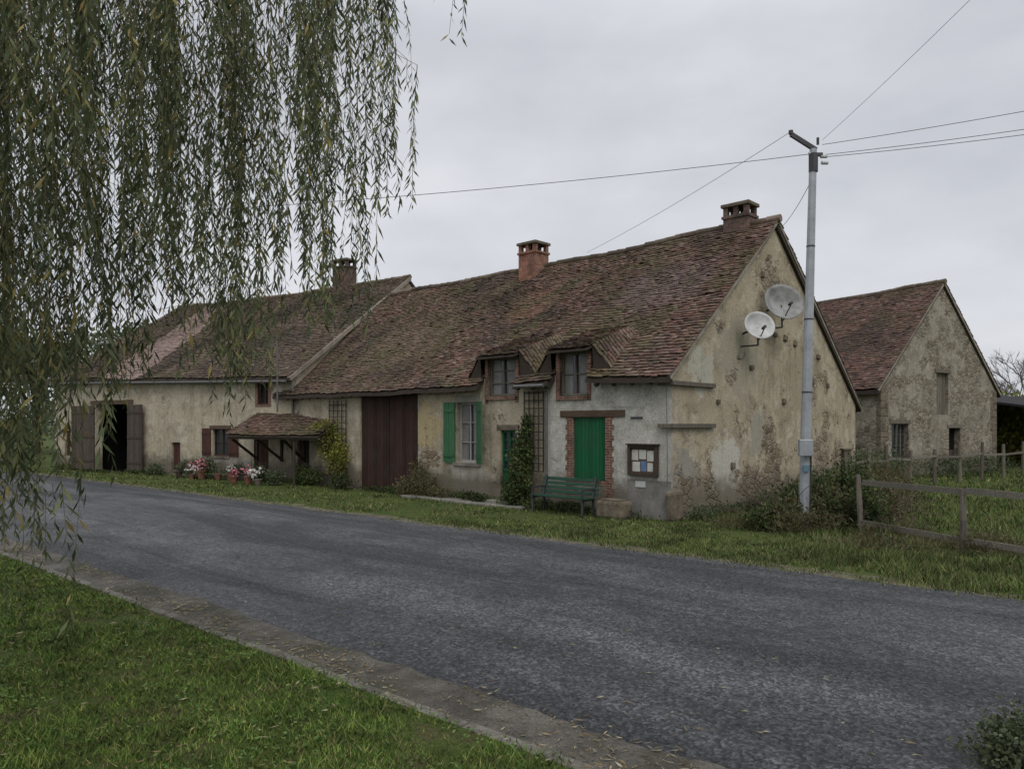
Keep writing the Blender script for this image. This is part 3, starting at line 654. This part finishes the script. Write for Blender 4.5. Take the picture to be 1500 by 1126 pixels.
MB().box(-2.25,-2.09,-.02,.2,3.05,4.1).box(-1.45,-1.29,-.02,.2,3.05,4.1).box(-2.09,-1.45,-.02,.2,3.05,3.15).box(-2.09,-1.45,-.02,.2,4.0,4.1).obj('attic_window_brick',M['brick'],Lb)
window('attic_window',Lb,A4[0],A4[1],A4[2],A4[3],.14,'brownred',2,2)
planks('front_door',Lb,A5[0],A5[1],.02,2.0,.12,'brownred',.15)
MB().box(-5.8,-2.5,-.015,.05,-.1,.9).obj('low_render',stucco('low_render',(.46,.43,.37),(.37,.34,.29),(.50,.48,.43),.66,.7,.1,off=5.),Lb)
px0,px1=-2.15,3.0; pf=-1.55
tiles('porch_tiles',(px0,pf,1.93),(px1,pf,1.93),(px1,.05,2.80),(px0,.05,2.80),M['t1'],Lb,w=.18,ex=.13,sag=lambda a,u:-.04*math.sin(a/5.15*math.pi)+.03*mnoise.noise(Vector((a,u*2,3))))
m=MB(); slab(m,(px0+.02,pf+.02,1.87),(px1-.02,pf+.02,1.87),(px1-.02,.05,2.74),(px0+.02,.05,2.74),.06); m.obj('porch_boards',M['slab'],Lb)
m=MB(); m.beam((px0+.05,pf+.12,1.79),(px1-.05,pf+.12,1.79),.1,.11)
for x in (px0+.1,-.6,.9,px1-.12):
    yb=-.02 if x<0 else -.22*x
    m.beam((x,pf+.1,1.77),(x,yb,1.77),.09,.09); m.beam((x,pf+.25,1.72),(x,yb,.85),.08,.09); m.beam((x,yb-.05,.8),(x,yb-.05,2.3),.09,.09)
m.obj('porch_brackets',M['darkwood'],Lb)
m=MB(); m.cyl((1.6,pf+.14,0),(1.6,pf+.14,1.8),.05); m.obj('porch_post',M['darkwood'],Lb)

# ================================================================ RIGHT BARN
B=empty('rubble_stone_barn',(B_O[0],B_O[1],0),B_A); BW=9.7; BL=15; be=4.1; bz=8.98; hb=BW/2
bg=lambda x: be+(bz-be)*(x/hb if x<hb else (BW-x)/hb)
C1=(4.35,5.35,2.78,4.75); C2=(.8,2.1,.35,2.35); C3=(5.4,6.4,-.05,2.15)
wall('gable_wall',M['rubble'],B,0,BW,bg,[C1,C2,C3],[hb],depth=.35)
wall('side_wall_l',M['rubble'],B,0,BL,lambda y:be,[],place=lambda y,z,d:(0,y,z)); wall('side_wall_r',M['rubble'],B,0,BL,lambda y:be,[],place=lambda y,z,d:(BW,y,z)); wall('gable_back',M['rubble'],B,0,BW,bg,[],[hb],place=lambda x,z,d:(x,BL,z))
bs=(bz-be)/hb; bsag=lambda a,u: -.12*math.sin(math.pi*a/BL)*u+.08*mnoise.noise(Vector((a*.4,u*3,19)))
tiles('roof_tiles_l',(-.3,BL,be-.3*bs+.1),(-.3,-.12,be-.3*bs+.1),(hb,-.12,bz+.1),(hb,BL,bz+.1),M['t3'],B,w=.22,ex=.16,sag=lambda a,u:bsag(a,u))
tiles('roof_tiles_r',(BW+.3,-.12,be-.3*bs+.1),(BW+.3,BL,be-.3*bs+.1),(hb,BL,bz+.1),(hb,-.12,bz+.1),M['t3'],B,w=.3,ex=.22)
m=MB(); slab(m,(-.28,BL,be-.3*bs-.1),(-.28,-.08,be-.3*bs-.03),(hb,-.08,bz-.03),(hb,BL,bz-.1)); slab(m,(BW+.28,-.08,be-.3*bs),(BW+.28,BL,be-.3*bs),(hb,BL,bz),(hb,-.08,bz)); m.obj('roof_boards',M['slab'],B)
ridge('ridge_tiles',(hb,-.15,bz+.12),(hb,BL,bz+.12),M['ridge'],B,sag=lambda t:bsag(t*BL,1))
m=MB(); m.beam((-.28,-.06,be-.3*bs),(hb,-.06,bz),.08,.1); m.beam((BW+.28,-.06,be-.3*bs),(hb,-.06,bz),.08,.1); m.obj('verge_mortar',M['mortar'],B)
planks('hay_door',B,C1[0],C1[1],C1[2],C1[3],.15,'oldwood',.16); window('low_window',B,C2[0],C2[1],C2[2],C2[3],.2,'oldwood',4,4)
m=MB(); m.box(C3[0],C3[1],.3,.34,-.05,2.15); m.obj('door_dark',M['black'],B); planks('half_door',B,C3[0],C3[1],.05,1.1,.15,'darkwood',.15)
m=MB()
for o in (C1,C2,C3): m.box(o[0]-.15,o[1]+.15,-.03,.2,o[3],o[3]+.16)
m.obj('timber_lintels',M['oldwood'],B)
m=MB(); z=0
while z<be-.2:
    h=random.uniform(.25,.4); w=random.choice((.35,.55)); m.box(-.02,w,-.025,.2,z+.01,min(z+h,be-.1)); w=random.choice((.35,.55)); m.box(BW-w,BW+.02,-.025,.2,z+.01,min(z+h,be-.1)); z+=h
m.obj('quoins',M['stone'],B,bevel=.02)
S=empty('open_shed',(25.6,39.3,0),B_A)
m=MB(); slab(m,(0,-1.5,3.25),(14,-1.5,3.25),(14,5,4.2),(0,5,4.2),.12); m.obj('roof_sheets',plain('shed_sheets',(.035,.032,.032),.85,.1),S)
m=MB(); 
for x in (.3,4.5,9,13.6): m.cyl((x,-1.2,0),(x,-1.2,3.2),.09); m.cyl((x,4.8,0),(x,4.8,4.0),.09)
m.beam((0,-1.3,3.0),(14,-1.3,3.0),.1,.4); m.obj('shed_posts',M['darkwood'],S)
MB().box(0,14,4.9,5.0,0,3.9).obj('shed_back',M['darkwood'],S)

# ================================================================ utility pole & wires
e=empty('utility_pole',(6.4,16.5,0))
top=Vector((.22,0,8.35)); m=MB(); m.cyl((0,0,-.2),top,.125,.075,10); m.obj('shaft',M['metal'],e)
m=MB(); T=top
m.beam(T+Vector((-.5,-.02,.32)),T+Vector((.06,0,-.02)),.07,.09); m.beam(T+Vector((-.02,0,-.12)),T+Vector((.2,0,-.12)),.07,.07); m.cyl(T+Vector((0,0,-.5)),T+Vector((0,0,-.1)),.10,.10,10)
m.cyl(T+Vector((.1,0,.1)),T+Vector((.1,0,.25)),.03); m.cyl(T+Vector((-.5,-.02,.32)),T+Vector((-.5,-.02,.40)),.05)
m.obj('bracket',M['dmetal'],e)
m=MB()
for p in ((.16,0,-.16),(-.1,0,-.1),(.18,0,-.3)): m.cyl(T+Vector(p),T+Vector(p)+Vector((.14,0,0)),.04,.04)
m.obj('insulators',M['cream'],e)
m=MB(); m.box(-.17,.13,-.24,-.12,1.62,1.98); m.obj('junction_box',M['metal'],e,bevel=.015)
m=MB(); m.box(-.06,.08,-.16,-.11,1.28,1.42); m.obj('pole_plate',plain('plate_blue',(.10,.18,.22),.5),e)
m=MB(); m.cyl((.11,-.1,.0),(.13,-.1,1.62),.018); m.obj('cable_duct',M['dmetal'],e)
m=MB()
for z in (3.0,4.6,6.2): x=.22*z/8.35; r=.125-.05*z/8.35+.006; m.cyl((x,0,z),(x+.001,0,z+.03),r,r,12)
m.obj('bands',M['dmetal'],e)
def wire(m,p0,p1,sag=.2,r=.009,n=24):
    p0=Vector(p0);p1=Vector(p1); pr=p0
    for i in range(1,n+1):
        t=i/n; q=p0.lerp(p1,t); q.z-=sag*4*t*(1-t); m.cyl(pr,q,r,r,5,cap=False); pr=q
PT=Vector((6.4,16.5,0))+T
def hw(x,y,z): 
    c_,s_=math.cos(H_A),math.sin(H_A); return (H_O[0]+x*c_-y*s_,H_O[1]+x*s_+y*c_,z)
m=MB(); wire(m,PT+Vector((0,0,-.1)),(-18,20,7.7),.35,.008); wire(m,PT+Vector((-.5,0,.38)),hw(-7,RY,RZ+.2),.1,.006); wire(m,PT+Vector((0,0,-.6)),hw(.02,5.7,8.0),.15,.007)
wire(m,PT+Vector((.2,0,.1)),(12.1,14,8.62),.04,.007); wire(m,PT+Vector((.25,0,-.12)),(12.1,14,8.2),.05,.007); wire(m,PT+Vector((.25,0,-.17)),(12.1,14,8.06),.05,.007); wire(m,PT+Vector((.2,0,.2)),(6.95,9,8.85),.06,.004)
wire(m,hw(-.1,-.1,3.2),hw(-.1,-.06,.8),.0,.010,2)
m.obj('overhead_wires',plain('cable',(.12,.12,.125),.6))
e=empty('utility_pole',(-18,20,0)); MB().cyl((0,0,0),(0,0,8),.13,.08).obj('shaft',M['metal'],e)

# ================================================================ fences
def fence(nm,pts,rails,posth,pr=.06,rw_=.035,rh=.11):
    e=empty(nm); m=MB(); mr=MB()
    for p in pts: 
        j=(random.uniform(-.06,.06),random.uniform(-.05,.05)); hgt=posth+random.uniform(-.1,.15)
        m.cyl((p[0],p[1],-.1),(p[0]+j[0]*.5,p[1]+j[1]*.5,hgt*.5),pr,pr*.95,8,cap=False); m.cyl((p[0]+j[0]*.5,p[1]+j[1]*.5,hgt*.5),(p[0]+j[0],p[1]+j[1],hgt),pr*.95,pr*.8,8)
    for a,b in zip(pts,pts[1:]):
        for z in rails: mr.beam((a[0],a[1]-.07,z+random.uniform(-.06,.06)),(b[0],b[1]-.07,z+random.uniform(-.06,.06)),rw_,rh)
    m.obj('posts',M['oldwood'],e); mr.obj('rails',M['railwood'],e)
fence('wooden_fence',[(7.37,15.85),(8.22,13.65),(9.1,11.4),(10.0,9.2)],(1.1,.2),1.22,.06)
fence('wooden_fence',[(10.8,24.2),(12.0,25.3),(13.2,26.4),(14.6,27.6),(16.2,28.8),(17.9,30.0),(19.5,31.2),(21.2,32.4),(23,33.8),(25,35)],(1.05,),1.45,.075,.025,.08)
fence('wooden_fence',[(-28,35.5),(-26.5,36.8),(-25.3,38)],(1.0,.5),1.1,.06)
e=empty('gate_post',(10.5,23.6,0)); MB().box(-.12,.12,-.12,.12,-.1,1.5).obj('post',M['oldwood'],e,bevel=.03); MB().box(-.15,.15,-.15,.15,1.5,1.56).obj('cap',M['stone'],e,bevel=.02)

# ================================================================ vegetation
dg=[(0.,(.022,.038,.013)),(.4,(.04,.064,.02)),(.75,(.065,.092,.028)),(1.,(.12,.12,.045))]
M['lf_d']=leafmat('leaf_dark',dg,.2); M['lf_y']=leafmat('leaf_yellow',[(0.,(.08,.11,.025)),(.5,(.16,.17,.035)),(1.,(.28,.24,.05))],.25)
M['lf_g']=leafmat('leaf_grey_green',[(0.,(.045,.062,.032)),(.5,(.072,.095,.046)),(1.,(.12,.14,.075))],.25)
M['lf_b']=leafmat('leaf_brown',[(0.,(.07,.055,.028)),(.5,(.12,.10,.055)),(1.,(.09,.11,.04))],.2)
M['lf_far']=leafmat('leaf_far',[(0.,(.085,.11,.07)),(.5,(.125,.15,.095)),(1.,(.18,.195,.12))],.25,.7,.4)
M['flower']=plain('flower',(.45,.16,.2),.7); M['flowerw']=plain('flower_white',(.6,.58,.55),.7)
def bushH(nm,items,n,size,mat,fr=(H_O,H_A),**kw):
    o=bush(nm,items,n,size,M[mat],None,**kw); o.location=(fr[0][0],fr[0][1],0); o.rotation_euler=(0,0,fr[1]); return o
bushH('climbing_shrub',[(-4.75,-.3,.9,.42,.28,.95),(-4.7,-.2,1.7,.3,.2,.55),(-4.9,-.35,.35,.4,.3,.4),(-4.6,-.15,2.3,.2,.12,.3)],5200,.07,'lf_d')
bushH('rose_shrub',[(-14.3,-.35,1.6,.75,.35,.85),(-14.9,-.4,2.1,.5,.3,.35),(-13.8,-.3,1.1,.5,.3,.7)],3000,.075,'lf_y')
bushH('border_plants',[(-8.9,-.4,.35,.7,.35,.5),(-9.6,-.5,.25,.5,.3,.35),(-8.1,-.4,.15,.6,.25,.22),(-9.3,-.3,.7,.3,.2,.5)],3400,.08,'lf_b',up=.6,aspect=.22)
bushH('border_plants',[(-15.4,-.5,.3,.7,.35,.35),(-13.4,-.5,.25,.6,.3,.3),(-6.3,-.35,.1,.5,.2,.16),(-4.0,-.5,.12,.5,.25,.18),(-16.,-.5,.4,.4,.3,.4)],3600,.07,'lf_d',up=.4)
bushH('weeds',[(.25,2,.08,.2,1.8,.16),(.3,5.5,.12,.25,2.5,.25),(.35,9.5,.2,.4,2.6,.4),(-1.3,-.3,.05,.9,.2,.12),(.5,3.5,.1,.3,.6,.3),(.5,.6,.1,.3,.4,.25)],6500,.08,'lf_g',up=.9,aspect=.2)
bushH('weeds',[(-16.5,-.3,.1,.8,.2,.15),(-11,-.3,.03,1.5,.12,.08),(-10,-.3,.1,2,.2,.1),(-5,-.35,.1,.7,.2,.14),(-7,-.25,.12,.9,.2,.16),(-3,-.3,.1,1.,.2,.15)],4500,.06,'lf_d',up=.8)
bushH('potted_plants',[(-5.4,-.55,.5,.35,.3,.3),(-4.6,-.6,.55,.5,.3,.4),(-6.3,-.5,.4,.35,.3,.3),(-2.8,-.5,.4,.35,.3,.25),(-.6,-1.2,.45,.3,.3,.3),(-8.7,-.35,.25,.5,.25,.3),(-5.,-.7,.25,.9,.3,.22),(-3.5,-.4,.2,.6,.3,.2),(.6,-1.5,.3,.4,.3,.3)],6500,.07,'lf_g',(L_O,L_A))
bushH('weeds',[(-9.5,-.25,.06,1.8,.15,.12),(-16.3,-.25,.08,1.3,.2,.2),(-13,-.5,.03,2.,.3,.06),(-1.,-.3,.1,1.,.2,.16)],3500,.08,'lf_d',(L_O,L_A),up=.8)
for x,y,s in ((-5.4,-.75,1),(-4.6,-.85,1.1),(-6.3,-.75,.8),(-5.0,-1.05,.6),(-2.8,-.8,.9),(-.6,-1.7,.9),(.2,-1.9,.7),(-3.6,-.8,.7),(-1.4,-1.75,.8)):
    e=empty('flower_pot',(L_O[0],L_O[1],0),L_A); mt=random.choice(['terra','terra','stone','darkwood']); MB().cyl((x,y,0),(x,y,.3*s),.13*s,.19*s,14).obj('pot',M[mt],e); MB().cyl((x,y,.3*s),(x,y,.34*s),.21*s,.21*s,14).obj('rim',M[mt],e)
V,F=leafcloud([(-4.6,-.85,.6,.3,.25,.25),(-.6,-1.7,.5,.25,.2,.2),(-5.4,-.75,.55,.25,.2,.2),(-1.4,-1.75,.45,.2,.2,.18)],240,.08,.6); o=mkobj('flowers',V,F,M['flower']); o.location=(L_O[0],L_O[1],0); o.rotation_euler=(0,0,L_A)
V,F=leafcloud([(-5.0,-.9,.4,.5,.2,.2),(-.2,-1.8,.45,.35,.2,.2),(-2.8,-.8,.5,.25,.2,.2)],200,.08,.6); o=mkobj('flowers',V,F,M['flowerw']); o.location=(L_O[0],L_O[1],0); o.rotation_euler=(0,0,L_A)
bush('bramble_bush',[(6.5,17.0,.5,.65,.5,.5),(7.2,17.3,.6,.7,.6,.7),(7.7,17.0,.75,.5,.5,.75),(6.0,16.5,.25,.6,.4,.35),(7.6,16.2,.4,.5,.4,.5),(5.7,16.5,.2,.6,.5,.28),(6.9,16.3,.35,.4,.3,.5)],15000,.08,M['lf_d'],aspect=.25)
bush('bramble_bush',[(8.8,18.0,.5,.7,.7,.6),(9.6,19.5,.6,.9,.9,.8),(8.2,17.2,.4,.6,.5,.5),(7.,16.4,.4,.6,.4,.6),(5.9,16.3,.3,.4,.3,.45)],10000,.10,M['lf_b'],aspect=.11,up=.7)
m=MB()
for i in range(130):
    p=Vector((random.uniform(5.6,8.8),random.uniform(16.2,18),0)); d=Vector((random.gauss(0,.5),random.gauss(0,.5),1)).normalized()
    for j in range(5):
        q=p+d*random.uniform(.15,.34); m.cyl(p,q,.008,.006,4,cap=False); p=q; d=(d+Vector((random.gauss(0,.25),random.gauss(0,.25),-.2))).normalized()
m.obj('bramble_stems',plain('bramble_stem',(.09,.06,.045),.9))
bush('dry_weeds',[(6.2,15.9,.15,.9,.3,.3),(7.8,15.2,.12,.8,.4,.22),(8.6,13.6,.1,.8,.8,.2),(9.4,12,.08,.8,.8,.18),(5.2,16.8,.08,.9,.6,.18),(7,14,.05,1.2,.8,.12)],9000,.12,M['lf_b'],aspect=.06,up=1.4)
bush('hedge',[(11.5,26.5,.6,1.2,1,.8),(13.5,29,.6,1.4,1.2,.8),(15.5,31.5,.5,1.4,.8,.6),(19,33,.4,1.2,.8,.5),(22,35,.4,1.5,.8,.5)],10000,.11,M['lf_g'],aspect=.2,up=.5)
bush('corner_shrub',[(3.45,5.05,.12,.3,.3,.22),(3.6,4.9,.2,.22,.22,.18)],5000,.035,M['lf_g'])
bush('hedge',[(30,46,1.6,4,2.5,2.2),(36,50,2,5,3,2.6),(42,52,2,5,3,3)],9000,.35,M['lf_y'])

def grow(m,p,d,L,r,depth,spread=.5,tips=None,droop=0.):
    q=p+d*L; m.cyl(p,q,r,r*.68,7 if r>.05 else 4,cap=False)
    if depth==0:
        if tips is not None: tips.append(q)
        return
    for i in range(3 if depth>1 else 4):
        nd=(d+Vector((random.gauss(0,spread),random.gauss(0,spread),random.gauss(0,spread*.6)+.08-droop))).normalized()
        grow(m,q if i else p.lerp(q,.95),nd,L*random.uniform(.62,.85),r*.64,depth-1,spread,tips,droop)
    if depth>1:
        nd=(d+Vector((random.gauss(0,.8),random.gauss(0,.8),0.1))).normalized(); grow(m,p.lerp(q,.6),nd,L*.6,r*.45,depth-1,spread,tips,droop)
for (x,y,h) in ((52,76,10.5),(58,80,11.5),(47.5,73,7)):
    e=empty('bare_tree',(x,y,0)); m=MB(); grow(m,Vector((0,0,0)),Vector((0,0,1)),h*.3,.16,5,.42); m.obj('branches',M['twig'],e)
def leafy(nm,x,y,h,w,mat,n=9000,size=.35):
    e=empty(nm,(x,y,0)); m=MB(); tips=[]; grow(m,Vector((0,0,0)),Vector((0,0,1)),h*.3,h*.03,3,.5,tips); m.obj('trunk',M['bark'],e)
    el=[(t.x*w,t.y*w,t.z,h*.1*random.uniform(.7,1.4),h*.1*random.uniform(.7,1.4),h*.075) for t in tips]+[(0,0,h*.5,h*.2,h*.2,h*.25)]
    bush('crown',el,n,size,M[mat],e)
for x,y,h in ((-46,62,14),(-38,60,13),(-54,66,15),(-33,64,14),(-44,52,10),(-62,60,14),(-26,70,14),(-30,80,17)):
    leafy('deciduous_tree',x,y,h,1.1,random.choice(['lf_far','lf_g','lf_far']))
bush('hedge',[(-30-3*i,44+2.2*i,1.3,2.4,1.6,1.7) for i in range(9)],14000,.22,M['lf_g'])
bush('distant_trees',[(-120+i*11+random.uniform(-3,3),170+random.uniform(-10,10),3,9,5,random.uniform(4,7)) for i in range(30)],26000,.9,M['lf_far'])

# ---------------------------------------------------------------- willow
W=empty('willow_tree')
SX=np.array([-5.6,-4.3,-3.9,-3.65,-3.45,-3.37,-3.22,-3.1,-2.95,-2.7,-2.35,-2.1,-1.9,-1.6,-1.25,-1.05,-.93]); SZ=np.array([1.2,1.4,1.3,.9,1.6,1.75,2.3,2.4,2.45,3.1,2.9,2.35,2.95,3.0,2.8,3.3,3.8])
leafP=[];leafD=[];leafS=[];stems=MB()
def strand(x,y,z0,z1,ls=1.):
    L=z0-z1; n=max(3,int(L/.030)); ph=random.uniform(0,6); ph2=random.uniform(0,6); amp=random.uniform(.02,.09); wx=random.uniform(-.08,.08); wy=random.uniform(-.08,.08)
    P=[]
    for i in range(n+1):
        t=i*.03; P.append((x+wx*t+amp*(math.sin(ph+t*1.6)-math.sin(ph)),y+wy*t+amp*(math.cos(ph2+t*1.3)-math.cos(ph2)),z0-L*i/n))
    st=max(1,n//9)
    for i in range(0,n-st+1,st): stems.cyl(P[i],P[min(n,i+st)],.0028*(1-.5*i/n),.0026*(1-.5*i/n),3,cap=False)
    den=random.uniform(.65,.97)
    for i in range(1,n+1):
        if random.random()>den: continue
        a=i*2.4+random.uniform(-.6,.6); sp=random.uniform(.25,1.0); leafP.append(P[i]); leafD.append((math.cos(a)*sp,math.sin(a)*sp,-1)); leafS.append(ls)
    return P
def curtain(x,y,zt,zb,kids,ls=1.):
    P=strand(x,y,zt,zb,ls)
    for _ in range(kids):
        i=random.randrange(0,int(len(P)*.88)); p=P[i]; ln=random.uniform(.3,1.2); dx=random.gauss(0,.11); dy=random.gauss(0,.11)
        zz=max(p[2]-ln,zb-.05+random.uniform(-.1,.35))
        if p[2]-zz>.15:
            stems.cyl(p,(p[0]+dx,p[1]+dy,p[2]-.06),.002,.002,3,cap=False); strand(p[0]+dx,p[1]+dy,p[2]-.06,zz,ls)
hang=[]
for i in range(400):
    u=random.random()
    x=-5.6+4.66*(u**.95) 
    x+=.08*math.sin(x*11)
    kdep=random.uniform(.84,1.45)
    zb=float(np.interp(x,SX,SZ)); 
    q=random.random()
    zb+= abs(random.gauss(0,.28)) if q<.55 else random.uniform(.2,2.0)
    if x<-3.2 and random.random()<.55: zb=max(zb,random.uniform(1.7,2.8))
    X=x*kdep; Yd=5.5*kdep; Zb=2.3+(zb-2.3)*kdep; Zt=max(6.0,2.3+3.4*kdep)+random.uniform(0,.6)
    if Zb<.25: Zb=.25
    curtain(X,Yd,Zt,Zb,3); hang.append((X,Yd,Zt))
for x,y,zb in ((-2.95,4.2,1.2),(-2.78,4.15,1.05),(-2.86,4.3,1.45),(-2.6,4.2,1.75),(-3.1,4.5,1.0),(-3.3,4.4,1.3),(-2.5,4.3,2.15),(-3.0,4.6,1.7),(-3.5,4.9,1.5),(-3.2,4.8,1.8),(-2.9,4.25,1.9),(-3.15,4.6,2.1),(-2.7,4.4,2.0),(-2.85,4.5,2.2),(-2.45,4.4,2.35),(-3.3,5.0,1.6)):
    curtain(x,y,6.3,zb,5,1.1); hang.append((x,y,6.3))
curtain(-.36,5.5,6.2,5.17,1); hang.append((-.36,5.5,6.2)); strand(-.33,5.5,5.9,5.13)
P=np.array(leafP); D=np.array(leafD); D/=np.linalg.norm(D,axis=1,keepdims=True); n=len(P); L=rng.uniform(.06,.13,n)*np.array(leafS)
V,F=leafquads(P,D,L,L*.085)
M['willow']=leafmat('willow_leaf',[(0.,(.045,.06,.028)),(.4,(.08,.105,.048)),(.75,(.13,.15,.07)),(.90,(.19,.185,.075)),(1.,(.30,.23,.07))],.35,.5,1.0,.8)
mkobj('willow_leaves',V,F,M['willow'],W)
stems.obj('twigs',plain('willow_twig',(.10,.085,.04),.8),W)
m=MB(); base=Vector((-8.5,6.5,0)); fork=Vector((-8.2,6.6,3.0)); m.cyl(base,fork,.42,.32,14); 
random.shuffle(hang)
for tx,ty in ((-6.5,5.2),(-5.5,7.5),(-4.2,6.2),(-3.0,5.4),(-2.6,7.4),(-9.5,8),(-10,4)):
    a=fork; b=Vector(((fork.x+tx)/2,(fork.y+ty)/2,6.8)); c_=Vector((tx,ty,8.0)); m.cyl(a,b,.17,.12,8); m.cyl(b,c_,.12,.07,8)
    near=[h for h in hang if (h[0]-tx)**2+(h[1]-ty)**2<4][:26]
    for h in near: 
        mid=Vector(((h[0]+tx)/2,(h[1]+ty)/2,8.1)); m.cyl(c_,mid,.03,.02,5,cap=False); m.cyl(mid,h,.02,.005,5,cap=False)
m.obj('trunk_and_limbs',M['bark'],W)

# ---------------------------------------------------------------- world, sun, camera
w=bpy.data.worlds.new('World'); scene.world=w; w.use_nodes=True; nt=w.node_tree
bg=nt.nodes['Background']; sky=nt.nodes.new('ShaderNodeTexSky'); sky.sky_type='NISHITA'; sky.sun_disc=False
SE,SR=math.radians(50),math.radians(165); sky.sun_elevation=SE; sky.sun_rotation=SR; sky.dust_density=4
tc=nt.nodes.new('ShaderNodeTexCoord'); mp=nt.nodes.new('ShaderNodeMapping'); mp.inputs['Scale'].default_value=(1,1,2.2); nt.links.new(tc.outputs['Generated'],mp.inputs[0])
nz=nt.nodes.new('ShaderNodeTexNoise'); nz.inputs['Scale'].default_value=2.1; nz.inputs['Detail'].default_value=6; nz.inputs['Roughness'].default_value=.52; nt.links.new(mp.outputs[0],nz.inputs['Vector'])
cr=nt.nodes.new('ShaderNodeValToRGB'); cr.color_ramp.elements[0].position=.36; cr.color_ramp.elements[0].color=(.60,.62,.67,1); cr.color_ramp.elements[1].position=.64; cr.color_ramp.elements[1].color=(.80,.815,.855,1); nt.links.new(nz.outputs[0],cr.inputs[0])
sp=nt.nodes.new('ShaderNodeSeparateXYZ'); nt.links.new(tc.outputs['Generated'],sp.inputs[0])
zr=nt.nodes.new('ShaderNodeValToRGB'); e_=zr.color_ramp.elements; e_[0].position=0; e_[0].color=(1.0,1.0,1.0,1); e_[1].position=.45; e_[1].color=(.95,.95,.95,1); q=zr.color_ramp.elements.new(.95); q.color=(2.0,2.0,2.0,1); nt.links.new(sp.outputs[2],zr.inputs[0])
mu=nt.nodes.new('ShaderNodeMix'); mu.data_type='RGBA'; mu.blend_type='MULTIPLY'; mu.inputs[0].default_value=1; nt.links.new(cr.outputs[0],mu.inputs[6]); nt.links.new(zr.outputs[0],mu.inputs[7])
vm=nt.nodes.new('ShaderNodeVectorMath'); vm.operation='SCALE'; vm.inputs['Scale'].default_value=10; nt.links.new(mu.outputs[2],vm.inputs[0])
mm=nt.nodes.new('ShaderNodeMix'); mm.data_type='RGBA'; mm.inputs[0].default_value=.93; nt.links.new(sky.outputs[0],mm.inputs[6]); nt.links.new(vm.outputs[0],mm.inputs[7])
nt.links.new(mm.outputs[2],bg.inputs[0]); bg.inputs[1].default_value=.1
sd=bpy.data.lights.new('sun','SUN'); sd.energy=1.2; sd.angle=math.radians(30); sd.color=(1,.97,.92); so=bpy.data.objects.new('sun',sd); COL.objects.link(so)
v=Vector((math.sin(SR)*math.cos(SE),math.cos(SR)*math.cos(SE),math.sin(SE))); so.rotation_euler=v.to_track_quat('Z','Y').to_euler(); so.location=(0,-10,20)
cd=bpy.data.cameras.new('camera'); cd.lens=26.4; cd.sensor_width=36; cd.shift_y=.0393; cd.clip_end=3000; co=bpy.data.objects.new('camera',cd); COL.objects.link(co)
co.location=(0,0,2.3); co.rotation_euler=(math.pi/2,0,0); scene.camera=co
scene.view_settings.view_transform='Standard'; scene.view_settings.look='None'; scene.view_settings.exposure=0
